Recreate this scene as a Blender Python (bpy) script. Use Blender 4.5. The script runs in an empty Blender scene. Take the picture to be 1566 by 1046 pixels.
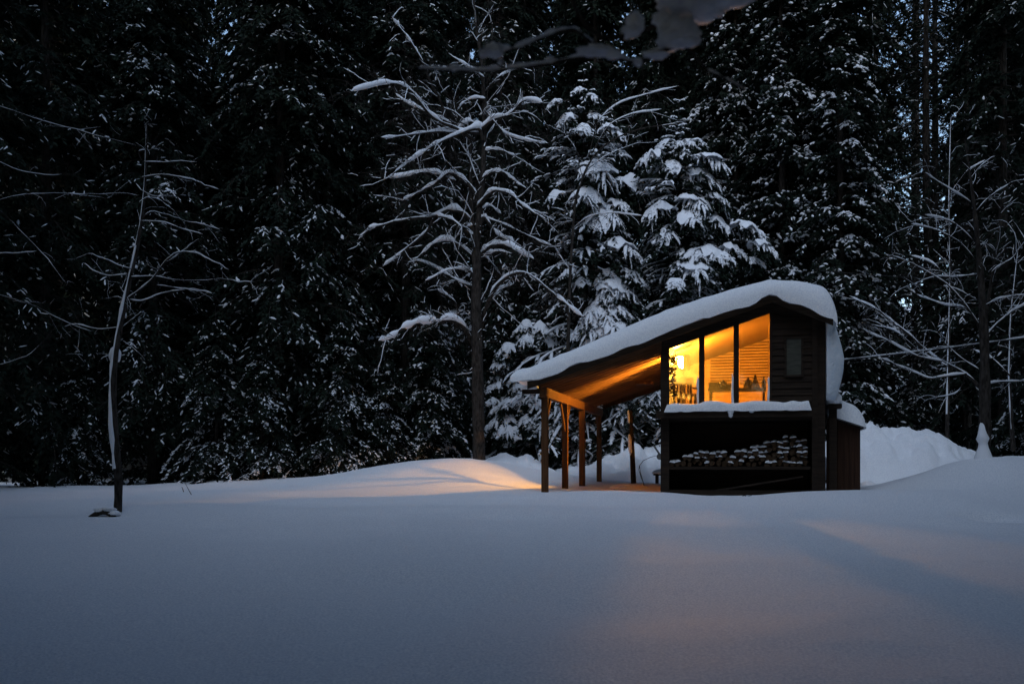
import bpy, math, random
import numpy as np
from mathutils import Vector, Matrix

# ------------------------------------------------------------------ camera, sky, sun, exposure
scn = bpy.context.scene
COL = scn.collection
FPX, CX, HY, CAMZ = 1522.5, 783.0, 715.0, 1.5      # focal length in photo pixels, centre column, horizon row

cam_d = bpy.data.cameras.new("camera")
cam = bpy.data.objects.new("camera", cam_d)
COL.objects.link(cam)
cam.location = (0, 0, CAMZ)
cam.rotation_euler = (math.radians(90), 0, 0)
cam_d.lens = 35
cam_d.sensor_width = 36
cam_d.shift_y = 192.0 / 1566.0
cam_d.clip_start = 0.1
cam_d.clip_end = 2000
cam_d.dof.use_dof = True
cam_d.dof.focus_distance = 23.5
cam_d.dof.aperture_fstop = 2.8
scn.camera = cam

SUN_EL, SUN_ROT = 24.0, 200.0
world = bpy.data.worlds.new("World")
scn.world = world
world.use_nodes = True
wn = world.node_tree
sky = wn.nodes.new("ShaderNodeTexSky")
sky.sky_type = 'NISHITA'
sky.sun_disc = False
sky.sun_elevation = math.radians(SUN_EL)
sky.sun_rotation = math.radians(SUN_ROT)
sky.altitude = 300
sky.air_density = 1.0
sky.dust_density = 0.6
sky.ozone_density = 1.0
wn.links.new(sky.outputs[0], wn.nodes["Background"].inputs[0])
wn.nodes["Background"].inputs[1].default_value = 0.095

sun_d = bpy.data.lights.new("sun", 'SUN')
sun_d.energy = 0.50
sun_d.angle = math.radians(38)
sun_d.color = (0.74, 0.85, 1.0)
sun = bpy.data.objects.new("sun", sun_d)
COL.objects.link(sun)
sun.rotation_euler = (math.radians(32), 0, math.radians(-8))

scn.view_settings.view_transform = 'Standard'
scn.view_settings.look = 'None'
scn.view_settings.exposure = 1.06
scn.view_settings.gamma = 1.0
scn.render.engine = 'CYCLES'
scn.cycles.use_denoising = True
scn.cycles.max_bounces = 7
scn.cycles.diffuse_bounces = 4
scn.cycles.transparent_max_bounces = 12
scn.cycles.sample_clamp_indirect = 4.0

rng = np.random.default_rng(7)
random.seed(7)


def px(x, y, Y):
    """world point seen at photo pixel (x, y) at distance Y"""
    return np.array([(x - CX) / FPX * Y, Y, CAMZ + (HY - y) / FPX * Y])


# ------------------------------------------------------------------ materials
def mat(name, col, rough=0.8, noise=None, bump=None, spec=0.12, col2=None, stretch=(1, 1, 1)):
    m = bpy.data.materials.new(name)
    m.use_nodes = True
    nt = m.node_tree
    b = nt.nodes["Principled BSDF"]
    b.inputs["Base Color"].default_value = (*col, 1)
    b.inputs["Roughness"].default_value = rough
    b.inputs["Specular IOR Level"].default_value = spec
    tc = mp = None
    if noise or bump:
        tc = nt.nodes.new("ShaderNodeTexCoord")
        mp = nt.nodes.new("ShaderNodeMapping")
        mp.inputs["Scale"].default_value = stretch
        nt.links.new(tc.outputs["Object"], mp.inputs[0])
    if noise:
        n = nt.nodes.new("ShaderNodeTexNoise")
        n.inputs["Scale"].default_value = noise
        n.inputs["Detail"].default_value = 5
        r = nt.nodes.new("ShaderNodeValToRGB")
        r.color_ramp.elements[0].position = 0.35
        r.color_ramp.elements[1].position = 0.68
        r.color_ramp.elements[0].color = (*col, 1)
        r.color_ramp.elements[1].color = (*(col2 or col), 1)
        nt.links.new(mp.outputs[0], n.inputs["Vector"])
        nt.links.new(n.outputs["Fac"], r.inputs[0])
        nt.links.new(r.outputs[0], b.inputs["Base Color"])
    if bump:
        n2 = nt.nodes.new("ShaderNodeTexNoise")
        n2.inputs["Scale"].default_value = bump[0]
        n2.inputs["Detail"].default_value = 6
        bp = nt.nodes.new("ShaderNodeBump")
        bp.inputs["Strength"].default_value = bump[1]
        bp.inputs["Distance"].default_value = bump[2]
        nt.links.new(mp.outputs[0], n2.inputs["Vector"])
        nt.links.new(n2.outputs["Fac"], bp.inputs["Height"])
        nt.links.new(bp.outputs[0], b.inputs["Normal"])
    return m


M = {}
M['snow'] = mat("snow", (0.72, 0.74, 0.79), 0.75, noise=34.0, col2=(0.90, 0.91, 0.92), bump=(38, 0.5, 0.02), spec=0.25)
M['ground_snow'] = mat("ground_snow", (0.66, 0.69, 0.75), 0.75, noise=46.0, col2=(0.93, 0.93, 0.94), bump=(45, 0.9, 0.02), spec=0.25)
M['tree_snow'] = mat("tree_snow", (0.80, 0.82, 0.86), 0.8, spec=0.2)
M['ice'] = mat("icy_snow", (0.62, 0.70, 0.78), 0.45, noise=6, col2=(0.78, 0.82, 0.87), bump=(14, 0.6, 0.04), spec=0.4)
M['dark_wood'] = mat("dark_stained_wood", (0.016, 0.011, 0.008), 0.8, noise=4, col2=(0.034, 0.023, 0.016), bump=(16, 0.4, 0.01), stretch=(0.4, 6, 6))
M['fascia'] = mat("weathered_fascia", (0.030, 0.020, 0.013), 0.8, noise=4, col2=(0.060, 0.042, 0.028), bump=(16, 0.4, 0.01), stretch=(0.4, 6, 6))
M['post_wood'] = mat("post_wood", (0.055, 0.024, 0.010), 0.8, noise=3, col2=(0.11, 0.050, 0.022), bump=(14, 0.4, 0.01), stretch=(9, 9, 0.5))
M['roof_wood'] = mat("roof_boards", (0.10, 0.050, 0.024), 0.75, noise=3, col2=(0.17, 0.088, 0.042), bump=(12, 0.4, 0.01), stretch=(0.5, 8, 2))
M['shed_wood'] = mat("reddish_boards", (0.035, 0.017, 0.011), 0.8, noise=3, col2=(0.06, 0.030, 0.018), bump=(14, 0.4, 0.01), stretch=(9, 9, 0.5))
M['room_wood'] = mat("room_panelling", (0.11, 0.055, 0.020), 0.6, noise=3, col2=(0.19, 0.098, 0.036), bump=(10, 0.3, 0.01), stretch=(0.5, 6, 6))
M['furniture'] = mat("furniture_wood", (0.05, 0.026, 0.012), 0.5, noise=5, col2=(0.09, 0.048, 0.022), stretch=(1, 6, 6))
M['metal'] = mat("dull_metal", (0.10, 0.10, 0.10), 0.5, noise=8, col2=(0.16, 0.15, 0.14))
M['cable'] = mat("cable_rubber", (0.03, 0.03, 0.03), 0.6, noise=8, col2=(0.05, 0.05, 0.05))
M['log_bark'] = mat("log_bark", (0.030, 0.019, 0.013), 0.9, noise=12, col2=(0.06, 0.040, 0.026), bump=(25, 0.6, 0.01))
M['log_end'] = mat("log_cut_end", (0.036, 0.022, 0.013), 0.85, noise=9, col2=(0.08, 0.05, 0.03))
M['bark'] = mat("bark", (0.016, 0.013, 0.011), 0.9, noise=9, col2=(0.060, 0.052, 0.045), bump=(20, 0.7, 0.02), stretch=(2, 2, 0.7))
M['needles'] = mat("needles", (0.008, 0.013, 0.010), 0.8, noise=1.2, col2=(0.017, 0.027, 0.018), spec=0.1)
M['plant_leaf'] = mat("plant_leaf", (0.05, 0.08, 0.03), 0.6, noise=6, col2=(0.09, 0.12, 0.05))
M['cloth'] = mat("dark_cloth", (0.08, 0.07, 0.06), 0.9, noise=10, col2=(0.12, 0.10, 0.08))
M['glassware'] = mat("brown_glassware", (0.08, 0.05, 0.02), 0.15, noise=5, col2=(0.12, 0.07, 0.03))
M['blind'] = mat("blind_slats", (0.06, 0.032, 0.013), 0.6, noise=7, col2=(0.10, 0.054, 0.022), stretch=(0.5, 4, 4))
M['pale_wall'] = mat("pale_plaster", (0.32, 0.33, 0.35), 0.9, noise=1.5, col2=(0.40, 0.41, 0.43))
M['shutter'] = mat("grey_green_panel", (0.045, 0.047, 0.038), 0.5, noise=5, col2=(0.075, 0.075, 0.060), stretch=(1, 1, 4))  # mottled grey-green tone of the small window panel

# glass panes, lightly steamed up inside
gm = bpy.data.materials.new("steamed_glass")
gm.use_nodes = True
nt = gm.node_tree
nt.nodes.clear()
out = nt.nodes.new("ShaderNodeOutputMaterial")
tr = nt.nodes.new("ShaderNodeBsdfTransparent"); tr.inputs[0].default_value = (0.94, 0.94, 0.92, 1)
tl = nt.nodes.new("ShaderNodeBsdfTranslucent"); tl.inputs[0].default_value = (0.85, 0.85, 0.85, 1)
gl = nt.nodes.new("ShaderNodeBsdfGlossy"); gl.inputs["Roughness"].default_value = 0.05
fr = nt.nodes.new("ShaderNodeFresnel"); fr.inputs[0].default_value = 1.45
tcg = nt.nodes.new("ShaderNodeTexCoord")
ng = nt.nodes.new("ShaderNodeTexNoise"); ng.inputs["Scale"].default_value = 3.0; ng.inputs["Detail"].default_value = 6
nt.links.new(tcg.outputs["Object"], ng.inputs["Vector"])
rg = nt.nodes.new("ShaderNodeValToRGB")
rg.color_ramp.elements[0].position = 0.3; rg.color_ramp.elements[0].color = (0.01, 0.01, 0.01, 1)
rg.color_ramp.elements[1].position = 0.75; rg.color_ramp.elements[1].color = (0.06, 0.06, 0.06, 1)
nt.links.new(ng.outputs["Fac"], rg.inputs[0])
m1 = nt.nodes.new("ShaderNodeMixShader"); m2 = nt.nodes.new("ShaderNodeMixShader")
nt.links.new(rg.outputs[0], m1.inputs[0]); nt.links.new(tr.outputs[0], m1.inputs[1]); nt.links.new(tl.outputs[0], m1.inputs[2])
nt.links.new(fr.outputs[0], m2.inputs[0]); nt.links.new(m1.outputs[0], m2.inputs[1]); nt.links.new(gl.outputs[0], m2.inputs[2])
nt.links.new(m2.outputs[0], out.inputs[0])
M['glass'] = gm
gm2 = gm.copy(); gm2.name = "glare_steamed_glass"  # steamed pane with extra haze imitating the glare round the lamp
for nd in gm2.node_tree.nodes:
    if nd.type == 'VALTORGB':
        nd.color_ramp.elements[0].color = (.05, .05, .05, 1); nd.color_ramp.elements[1].color = (.21, .21, .21, 1)
M['glass_steamy_glare'] = gm2
gm3 = gm.copy(); gm3.name = "spill_damping_glass"  # frosting added to weaken lamplight spilling through the side windows
for nd in gm3.node_tree.nodes:
    if nd.type == 'VALTORGB':
        nd.color_ramp.elements[0].color = (.28, .28, .28, 1); nd.color_ramp.elements[1].color = (.50, .50, .50, 1)
M['glass_spill_damping'] = gm3

bm_ = bpy.data.materials.new("glowing_bulb")
bm_.use_nodes = True
pb = bm_.node_tree.nodes["Principled BSDF"]
pb.inputs["Base Color"].default_value = (1, 0.8, 0.5, 1)
pb.inputs["Emission Color"].default_value = (1.0, 0.44, 0.05, 1)
pb.inputs["Emission Strength"].default_value = 3800.0
M['bulb'] = bm_


# ------------------------------------------------------------------ mesh builder and scene helpers
class MB:
    def __init__(s):
        s.V = []; s.n = 0; s.F = {3: [], 4: []}; s.MI = {3: [], 4: []}

    def add(s, v, f, mi=0):
        v = np.asarray(v, float).reshape(-1, 3)
        f = np.asarray(f, int)
        k = f.shape[-1]
        f = f.reshape(-1, k)
        s.V.append(v); s.F[k].append(f + s.n); s.MI[k].append(np.full(len(f), mi))
        s.n += len(v)

    def quad(s, a, b, c, d, mi=0): s.add([a, b, c, d], [[0, 1, 2, 3]], mi)

    def hexa(s, p, mi=0):
        """8 corners: bottom 4 counter-clockwise, then top 4"""
        s.add(p, [[3, 2, 1, 0], [4, 5, 6, 7], [0, 1, 5, 4], [1, 2, 6, 5], [2, 3, 7, 6], [3, 0, 4, 7]], mi)

    def box(s, x0, x1, y0, y1, z0, z1, mi=0):
        s.hexa([(x0, y0, z0), (x1, y0, z0), (x1, y1, z0), (x0, y1, z0), (x0, y0, z1), (x1, y0, z1), (x1, y1, z1), (x0, y1, z1)], mi)

    def sbox(s, x0, x1, y0, y1, zb0, zb1, zt0, zt1, mi=0):
        """box whose bottom / top heights differ at x0 and x1"""
        s.hexa([(x0, y0, zb0), (x1, y0, zb1), (x1, y1, zb1), (x0, y1, zb0), (x0, y0, zt0), (x1, y0, zt1), (x1, y1, zt1), (x0, y1, zt0)], mi)

    def bar(s, a, b, w, h, mi=0):
        a = np.array(a, float); b = np.array(b, float); t = b - a; t /= np.linalg.norm(t)
        up = np.array([0, 0, 1.0]) if abs(t[2]) < 0.95 else np.array([0, 1.0, 0])
        n1 = np.cross(t, up); n1 /= np.linalg.norm(n1); n2 = np.cross(n1, t)
        q = [(-1, -1), (1, -1), (1, 1), (-1, 1)]
        s.hexa([a + n1 * w / 2 * i + n2 * h / 2 * j for i, j in q] + [b + n1 * w / 2 * i + n2 * h / 2 * j for i, j in q], mi)

    def grid(s, P, mi=0, close_v=False):
        """P (n, m, 3) sheet"""
        n, m, _ = P.shape
        i, j = np.meshgrid(np.arange(n - 1), np.arange(m if close_v else m - 1), indexing='ij')
        j2 = (j + 1) % m
        f = np.stack([i * m + j, i * m + j2, (i + 1) * m + j2, (i + 1) * m + j], -1).reshape(-1, 4)
        s.add(P.reshape(-1, 3), f, mi)

    def tubes(s, P, R, sides=6, mi=0, R2=None, caps=False):
        """batch of polylines P (m, n, 3) with radii R (m, n); R2 = radius in the 'up' direction"""
        P = np.asarray(P, float); R = np.asarray(R, float)
        if P.ndim == 2: P = P[None]; R = R[None]; R2 = None if R2 is None else np.asarray(R2)[None]
        m, n, _ = P.shape
        T = np.gradient(P, axis=1)
        T /= np.linalg.norm(T, axis=2, keepdims=True) + 1e-9
        up = np.zeros_like(T); up[..., 2] = 1
        vert = np.abs(T[:, :, 2]).mean(1) > 0.9
        up[vert] = (0, 1, 0)
        N1 = np.cross(T, up); N1 /= np.linalg.norm(N1, axis=2, keepdims=True) + 1e-9
        N2 = np.cross(N1, T)
        if R2 is None: R2 = R
        a = np.arange(sides) / sides * 2 * np.pi
        V = P[:, :, None, :] + R[:, :, None, None] * np.cos(a)[None, None, :, None] * N1[:, :, None, :] \
            + R2[:, :, None, None] * np.sin(a)[None, None, :, None] * N2[:, :, None, :]
        b = np.arange(m)[:, None, None] * n * sides
        i = np.arange(n - 1)[None, :, None] * sides; j = np.arange(sides)[None, None, :]; j2 = (j + 1) % sides
        f = np.stack([b + i + j, b + i + j2, b + i + sides + j2, b + i + sides + j], -1).reshape(-1, 4)
        s.add(V.reshape(-1, 3), f, mi)
        if caps:
            for e in (0, n - 1):
                ctr = P[:, e]
                ring = V[:, e]
                vv = np.concatenate([ctr[:, None], ring], 1)
                bb = np.arange(m)[:, None] * (sides + 1)
                jj = np.arange(sides)[None]; jj2 = (jj + 1) % sides
                o = np.stack([np.broadcast_to(bb, (m, sides)), bb + 1 + (jj if e else jj2), bb + 1 + (jj2 if e else jj)], -1)
                s.add(vv.reshape(-1, 3), o.reshape(-1, 3), mi)

    def build(s, name, mats, parent=None, smooth=False, loc=None, rotz=None):
        me = bpy.data.meshes.new(name)
        V = np.concatenate(s.V)
        q = np.concatenate(s.F[4]) if s.F[4] else np.zeros((0, 4), int)
        t = np.concatenate(s.F[3]) if s.F[3] else np.zeros((0, 3), int)
        mi = np.concatenate(s.MI[4] + s.MI[3]) if (s.MI[4] or s.MI[3]) else np.zeros(0)
        me.vertices.add(len(V)); me.vertices.foreach_set("co", V.astype(np.float32).ravel())
        me.loops.add(q.size + t.size)
        me.loops.foreach_set("vertex_index", np.concatenate([q.ravel(), t.ravel()]).astype(np.int32))
        me.polygons.add(len(q) + len(t))
        ls = np.concatenate([np.arange(len(q)) * 4, q.size + np.arange(len(t)) * 3])
        me.polygons.foreach_set("loop_start", ls.astype(np.int32))
        me.polygons.foreach_set("material_index", mi.astype(np.int32))
        me.polygons.foreach_set("use_smooth", np.full(len(ls), smooth))
        me.update(calc_edges=True)
        me.validate()
        for m in (mats if isinstance(mats, (list, tuple)) else [mats]):
            me.materials.append(m)
        o = bpy.data.objects.new(name, me)
        COL.objects.link(o)
        if parent is not None: o.parent = parent
        if loc is not None: o.location = loc
        if rotz is not None: o.rotation_euler = (0, 0, rotz)
        return o


def tag(o, label=None, cat=None, group=None, kind=None):
    if label: o["label"] = label
    if cat: o["category"] = cat
    if group: o["group"] = group
    if kind: o["kind"] = kind
    return o


def empty(name, loc=(0, 0, 0), rotz=0.0):
    o = bpy.data.objects.new(name, None)
    o.empty_display_size = 0.3
    COL.objects.link(o)
    o.location = loc
    o.rotation_euler = (0, 0, rotz)
    return o


def vnoise(x, y, seed=0):
    """smooth value noise in [-1, 1]"""
    x = np.asarray(x, float); y = np.asarray(y, float)
    xi = np.floor(x).astype(np.int64); yi = np.floor(y).astype(np.int64)
    fx = x - xi; fy = y - yi
    fx = fx * fx * fx * (fx * (fx * 6 - 15) + 10); fy = fy * fy * fy * (fy * (fy * 6 - 15) + 10)

    def h(a, b):
        n = (a * 374761393 + b * 668265263 + seed * 974634777) & 0x7fffffff
        n = ((n ^ (n >> 13)) * 1274126177) & 0x7fffffff
        return ((n ^ (n >> 16)) & 0xffff) / 32767.5 - 1
    return (h(xi, yi) * (1 - fx) + h(xi + 1, yi) * fx) * (1 - fy) + (h(xi, yi + 1) * (1 - fx) + h(xi + 1, yi + 1) * fx) * fy


def fbm(x, y, seed=0, oct=4):
    r = 0; a = 1.0
    for k in range(oct):
        r = r + a * vnoise(np.asarray(x) * 2 ** k, np.asarray(y) * 2 ** k, seed + k); a *= 0.5
    return r


def lump(mb, c, rx, ry, rz, seed=0, amp=0.18, nu=14, nv=9, mi=0, flat=None, freq=1.6):
    """irregular rounded lump of snow"""
    u = np.linspace(0, 2 * np.pi, nu, endpoint=False)
    v = np.linspace(0.02, np.pi - 0.02, nv)
    U, W = np.meshgrid(u, v)
    d = np.stack([np.cos(U) * np.sin(W), np.sin(U) * np.sin(W), np.cos(W)], -1)
    k = 1 + amp * (vnoise(d[..., 0] * freq + seed * 3.1, d[..., 1] * freq + d[..., 2] * freq * 1.7 + seed, seed)
                   + 0.5 * vnoise(d[..., 0] * freq * 2.3 + d[..., 2] * 2, d[..., 1] * freq * 2.3 + seed, seed + 5))
    p = d * k[..., None] * np.array([rx, ry, rz])
    if flat is not None: p[..., 2] = np.maximum(p[..., 2], flat * rz)
    mb.grid(np.flip(p, 1) + np.array(c), mi, close_v=True)


# ------------------------------------------------------------------ ground
def smooth1(xs, ys, w):
    g = np.linspace(-60, 260, 3201)
    v = np.interp(g, xs, ys)
    k = np.exp(-0.5 * (np.arange(-60, 61) * 0.1 / w) ** 2); k /= k.sum()
    return g, np.convolve(np.pad(v, 60, mode='edge'), k, 'valid')


GY, GZ = smooth1([-60, 0, 6, 9, 12, 15, 18, 21, 24, 30, 37, 44, 52, 60, 90, 200, 260],
                 [-.2, 0, 0.02, .2, .42, .60, .74, .85, .92, .94, 1.0, 1.3, 2.6, 4.8, 14, 34, 34], 1.3)


def gs(x, y, cx, cy, a, sl, sr, sf, sb):
    dx = x - cx; dy = y - cy
    return a * np.exp(-0.5 * (dx / np.where(dx < 0, sl, sr)) ** 2 - 0.5 * (dy / np.where(dy < 0, sf, sb)) ** 2)


def ground_z(x, y):
    x = np.asarray(x, float); y = np.asarray(y, float)
    z = np.interp(y, GY, GZ)
    z = z - 0.10 * (1 / (1 + np.exp((x + 11) / 2.0))) * (1 / (1 + np.exp(-(y - 14) / 2)))
    z = z + gs(x, y, -1.77, 29.0, 0.66, 2.6, 1.3, 2.0, 3.0)      # drift left of the car port
    z = z + gs(x, y, -0.9, 33.0, 0.55, 2.0, 2.5, 2.0, 2.5)        # round the big bare tree
    z = z + gs(x, y, -6.5, 31.0, 0.10, 4.0, 3.0, 2.5, 3.0)
    z = z + gs(x, y, 2.7, 20.2, 0.25, 2.6, 1.1, 1.1, 0.9)         # hump hiding the foot of the cabin
    z = z + gs(x, y, 6.6, 19.6, 0.27, 1.5, 1.7, 1.4, 0.7)
    z = z + gs(x, y, 10.5, 22.2, 0.84, 1.05, 3.2, 1.6, 1.8)        # mound under the bare tree on the right
    z = z + gs(x, y, -2.0, 17.4, 0.14, 2.2, 4.0, 0.8, 0.7)
    z = z - gs(x, y, 8.25, 17.1, 0.30, 0.30, 0.26, 0.5, 0.18)     # hollow in the snow on the right
    z = z + gs(x, y, 8.1, 18.2, 0.06, 0.7, 0.5, 0.5, 0.5)
    z = z - gs(x, y, -2.77, 11.6, 0.08, .05, .05, .10, .08) - gs(x, y, -2.42, 11.6, 0.05, .06, .05, .10, .08)
    z = z - gs(x, y, 2.05, 7.55, 0.02, .10, .06, .10, .05)
    z = z + 0.065 * vnoise(x / 4.1, y / 2.4, 3) + 0.032 * vnoise(x / 1.7 + 9, y / 1.3, 4) + 0.006 * vnoise(x / .45, y / .4, 8) + 0.0035 * vnoise(x / .19, y / .17, 9) + 0.018 * vnoise(x / .9 + 3, y / .7, 10)
    far = 1 / (1 + np.exp(-(y - 46) / 2.5))
    z = z + far * 0.6 * fbm(x / 6.0, y / 6.0, 12, 3)
    return z


ys = np.concatenate([np.arange(-60, 2, 2.0), np.arange(2, 14, 0.08), np.arange(14, 40, 0.11), np.arange(40, 70, 0.7), np.arange(70, 255, 5)])
xs = np.concatenate([np.arange(-180, -22, 4.0), np.arange(-22, -10, 0.25), np.arange(-10, 14, 0.12), np.arange(14, 22, 0.25), np.arange(22, 182, 4.0)])
X, Yg = np.meshgrid(xs, ys)
Zg = ground_z(X, Yg)
g = MB()
g.grid(np.stack([X, Yg, Zg], -1))
tag(g.build("ground", M['ground_snow'], smooth=True), kind='structure')

# ------------------------------------------------------------------ the cabin (local frame: x along the front, y into depth, z up from world 0)
TH = math.radians(13.5)
CO = np.array([0.755, 23.0, 0.0])


def cw(s, t, z):
    return np.array([CO[0] + s * math.cos(TH) + t * math.sin(TH), CO[1] - s * math.sin(TH) + t * math.cos(TH), z])


def S(p, t=0.0):
    """local x on the plane y = t seen at photo column p"""
    k = (p - CX) / FPX
    c, n = math.cos(TH), math.sin(TH)
    return (k * (CO[1] + t * c) - CO[0] - t * n) / (c + k * n)


def ZZ(y, s, t=0.0):
    Y = CO[1] - s * math.sin(TH) + t * math.cos(TH)
    return CAMZ + (HY - y) / FPX * Y


RS, RZ, ML, MR = 5.08, 5.20, 0.328, 0.43        # ridge position and height, slopes left and right


def roof_z(s):
    s = np.asarray(s, float)
    return np.where(s < RS, RZ - ML * (RS - s), RZ - MR * (s - RS))


cabin = empty("cabin", CO, -TH)
tag(cabin, "small dark timber cabin with glowing windows, lean-to car port and thick snow on its roof", "cabin")
s0, s1 = S(1012), S(1249)
sw = [S(v) for v in (1023.5, 1069, 1077, 1122, 1130, 1177)]
DEP = 8.6
EAVE_L, EAVE_R = -0.32, 6.32
T0, T1 = -0.28, 8.95

# roof deck and its parts
r = MB()
r.sbox(EAVE_L, RS, T0, T1, float(roof_z(EAVE_L)), RZ, float(roof_z(EAVE_L)) + .045, RZ + .045)
r.sbox(RS, EAVE_R, T0, T1, RZ, float(roof_z(EAVE_R)), RZ + .045, float(roof_z(EAVE_R)) + .045)
roof = r.build("roof", M['roof_wood'], cabin)
f = MB()
for (a, b) in ((EAVE_L - .02, RS), (RS, EAVE_R + .02)):
    za, zb = float(roof_z(a)), float(roof_z(b))
    f.sbox(a, b, T0 - .045, T0 - .003, za - .13, zb - .13, za + .06, zb + .06)
f.box(RS - .12, RS + .14, T0 - .062, T0 - .046, RZ - .10, RZ + .09)
f.build("fascia", M['fascia'], roof)
k = 0
for t in np.arange(0.35, 8.7, 0.42):
    rf = MB()
    a, b = EAVE_L + .05, s0 - .06
    rf.sbox(a, b, t - .024, t + .024, float(roof_z(a)) - .105, float(roof_z(b)) - .105, float(roof_z(a)) - .002, float(roof_z(b)) - .002)
    rf.build("rafter", M['roof_wood'], roof)

# snow lying on the roof
def slab_edge(u, lo, hi, w0, w1):
    a = np.clip((u - lo) / w0, 0, 1); b = np.clip((hi - u) / w1, 0, 1)
    return np.sqrt(np.clip(1 - (1 - a) ** 2, 0, 1)) * np.sqrt(np.clip(1 - (1 - b) ** 2, 0, 1))


SA, SB_, TA, TB = -0.72, 6.42, -0.46, 9.15
def edge_samples(lo, hi, n, w):
    u = np.linspace(0, 1, n)
    e = lo + w * (1 - np.cos(u * np.pi / 2))
    return np.concatenate([e, np.linspace(lo + w, hi - w, 46)[1:-1], (lo + hi - e)[::-1]])


ss = edge_samples(SA, SB_, 10, .42)
ts = edge_samples(TA, TB, 10, .40)
Sg, Tg = np.meshgrid(ss, ts)
edge_wob = 0.03 * vnoise(Sg * 2.2, Tg * 0 + 3, 21)
# the snow smooths over the ridge
rzs = roof_z(Sg) + .05
hs = np.interp(np.linspace(-1, 7, 400), [-1, -.72, -.1, 1.1, 2.8, 4.4, 5.08, 5.7, 6.2, 7], [.30, .30, .33, .40, .54, .44, .33, .54, .62, .62])
hs = np.convolve(np.pad(hs, 8, mode='edge'), np.ones(17) / 17, 'valid')
H = np.interp(Sg, np.linspace(-1, 7, 400), hs) + .035 * vnoise(Sg * .8, Tg * .7, 22)
top = rzs + .22 * np.clip((EAVE_L - Sg) / .4, 0, 1) ** 1.5 + H * slab_edge(Sg, SA, SB_, .28, .34) * slab_edge(Tg, TA, TB, .36, .36)
ov_t = np.clip((T0 - Tg) / .2, 0, 1); ov_s = np.clip((EAVE_L - Sg) / .4, 0, 1); ov_r = np.clip((Sg - EAVE_R) / .1, 0, 1)
bot = rzs - .01 - .05 * ov_t + .22 * ov_s ** 1.5 - .12 * ov_r + .075 * vnoise(Sg * 2.6, Tg * 2.6, 23) * np.maximum(np.maximum(ov_t, ov_s), ov_r)
rim = (Sg <= SA + 1e-6) | (Sg >= SB_ - 1e-6) | (Tg <= TA + 1e-6) | (Tg >= TB - 1e-6)
top = np.where(rim, bot + .004, top)
top += .012 * vnoise(Sg * 5, Tg * 5, 24)
Tg2 = Tg + edge_wob * (Tg < 0.2)
sm = MB()
sm.grid(np.stack([Sg, Tg2, top], -1))
sm.grid(np.flip(np.stack([Sg, Tg2, bot], -1), 0))
sm.build("roof_snow", M['snow'], roof, smooth=True)

# slab of snow that has slid off the right-hand eave and hangs down the wall
hz_ = np.array([5.02, 4.80, 4.45, 4.10, 3.86, 3.66, 3.42, 3.20, 3.12])
hs_ = np.array([S(v, .1) for v in (1266, 1271, 1281, 1290, 1294, 1292, 1287, 1281, 1277)])
tt = np.linspace(-.20, 5.5, 48)
ang = np.linspace(-np.pi / 2, np.pi / 2, 9)
zi = np.linspace(5.02, 3.12, 34)
so_ = np.interp(-zi, -hz_, hs_)
ed = slab_edge(tt, tt[0], tt[-1], .30, .4)
outer = np.stack([np.stack([6.215 + (so_[i] - 6.215) * ed * (1 + .10 * vnoise(tt * 1.3, tt * 0 + zi[i] * 1.5, 31)), tt, zi[i] + (.16 * vnoise(tt * 1.9, tt * 0 + 2, 33) - .10 * np.abs(vnoise(tt * 6, tt * 0, 34))) * np.clip((3.9 - zi[i]) / .8, 0, 1)], 1) for i in range(34)])
inner = outer.copy(); inner[..., 0] = 6.214
sl = MB()
sl.grid(np.concatenate([outer, inner[::-1]], 0).transpose(1, 0, 2), close_v=True)
sl.build("hanging_snow", M['ice'], roof, smooth=True)

# walls of the upper room
ztop = lambda s: float(roof_z(s)) - .002
w = MB()
zf = 2.55                                           # underside of the floor
for i in range(16):                                 # front clapboards right of the glazing
    a, b = sw[5] + .03, s1 - .10
    z0 = 2.79 + i * .145
    top0, top1 = min(z0 + .15, ztop(a) - .1), min(z0 + .15, ztop(b) - .1)
    if top1 <= z0 + .01: break
    w.hexa([(a, -.035, z0), (b, -.035, z0), (b, .02, z0), (a, .02, z0), (a, -.012, top0), (b, -.012, top1), (b, .02, top1), (a, .02, top0)])
w.sbox(sw[5] + .03, s1 - .1, .02, .08, 2.79, 2.79, ztop(sw[5]), ztop(s1))
w.build("siding", M['dark_wood'], cabin)
w = MB()
w.sbox(s0, sw[5] - .001, -.03, .09, float(roof_z(s0)) - .30, float(roof_z(sw[5])) - .30, ztop(s0), ztop(sw[5]))
w.build("window_header", M['dark_wood'], cabin)


def wall_with_hole(x0, x1, t0, t1, z0, z1, h):
    m = MB()
    a, b, c, d = h
    m.box(x0, x1, t0, a, z0, z1); m.box(x0, x1, b, t1, z0, z1)
    m.box(x0, x1, a, b, z0, c); m.box(x0, x1, a, b, d, z1)
    return m


LW = (2.2, 6.6, 2.90, 4.30)
RW = (4.3, 6.4, 3.0, 3.9)
wl = wall_with_hole(s0, s0 + .10, .09, DEP, zf + .0, ztop(s0), LW); wl_o = wl.build("side_wall", M['dark_wood'], cabin)
wr = wall_with_hole(s1 - .10, s1, .09, DEP, zf, ztop(s1), RW); wr_o = wr.build("side_wall", M['dark_wood'], cabin)
ba = MB()
for (a, b) in ((s0 + .10, RS), (RS, s1 - .10)):
    ba.sbox(a, b, 6.8, 6.9, zf, zf, ztop(a), ztop(b))
ba.build("back_wall", M['room_wood'], cabin)
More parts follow.
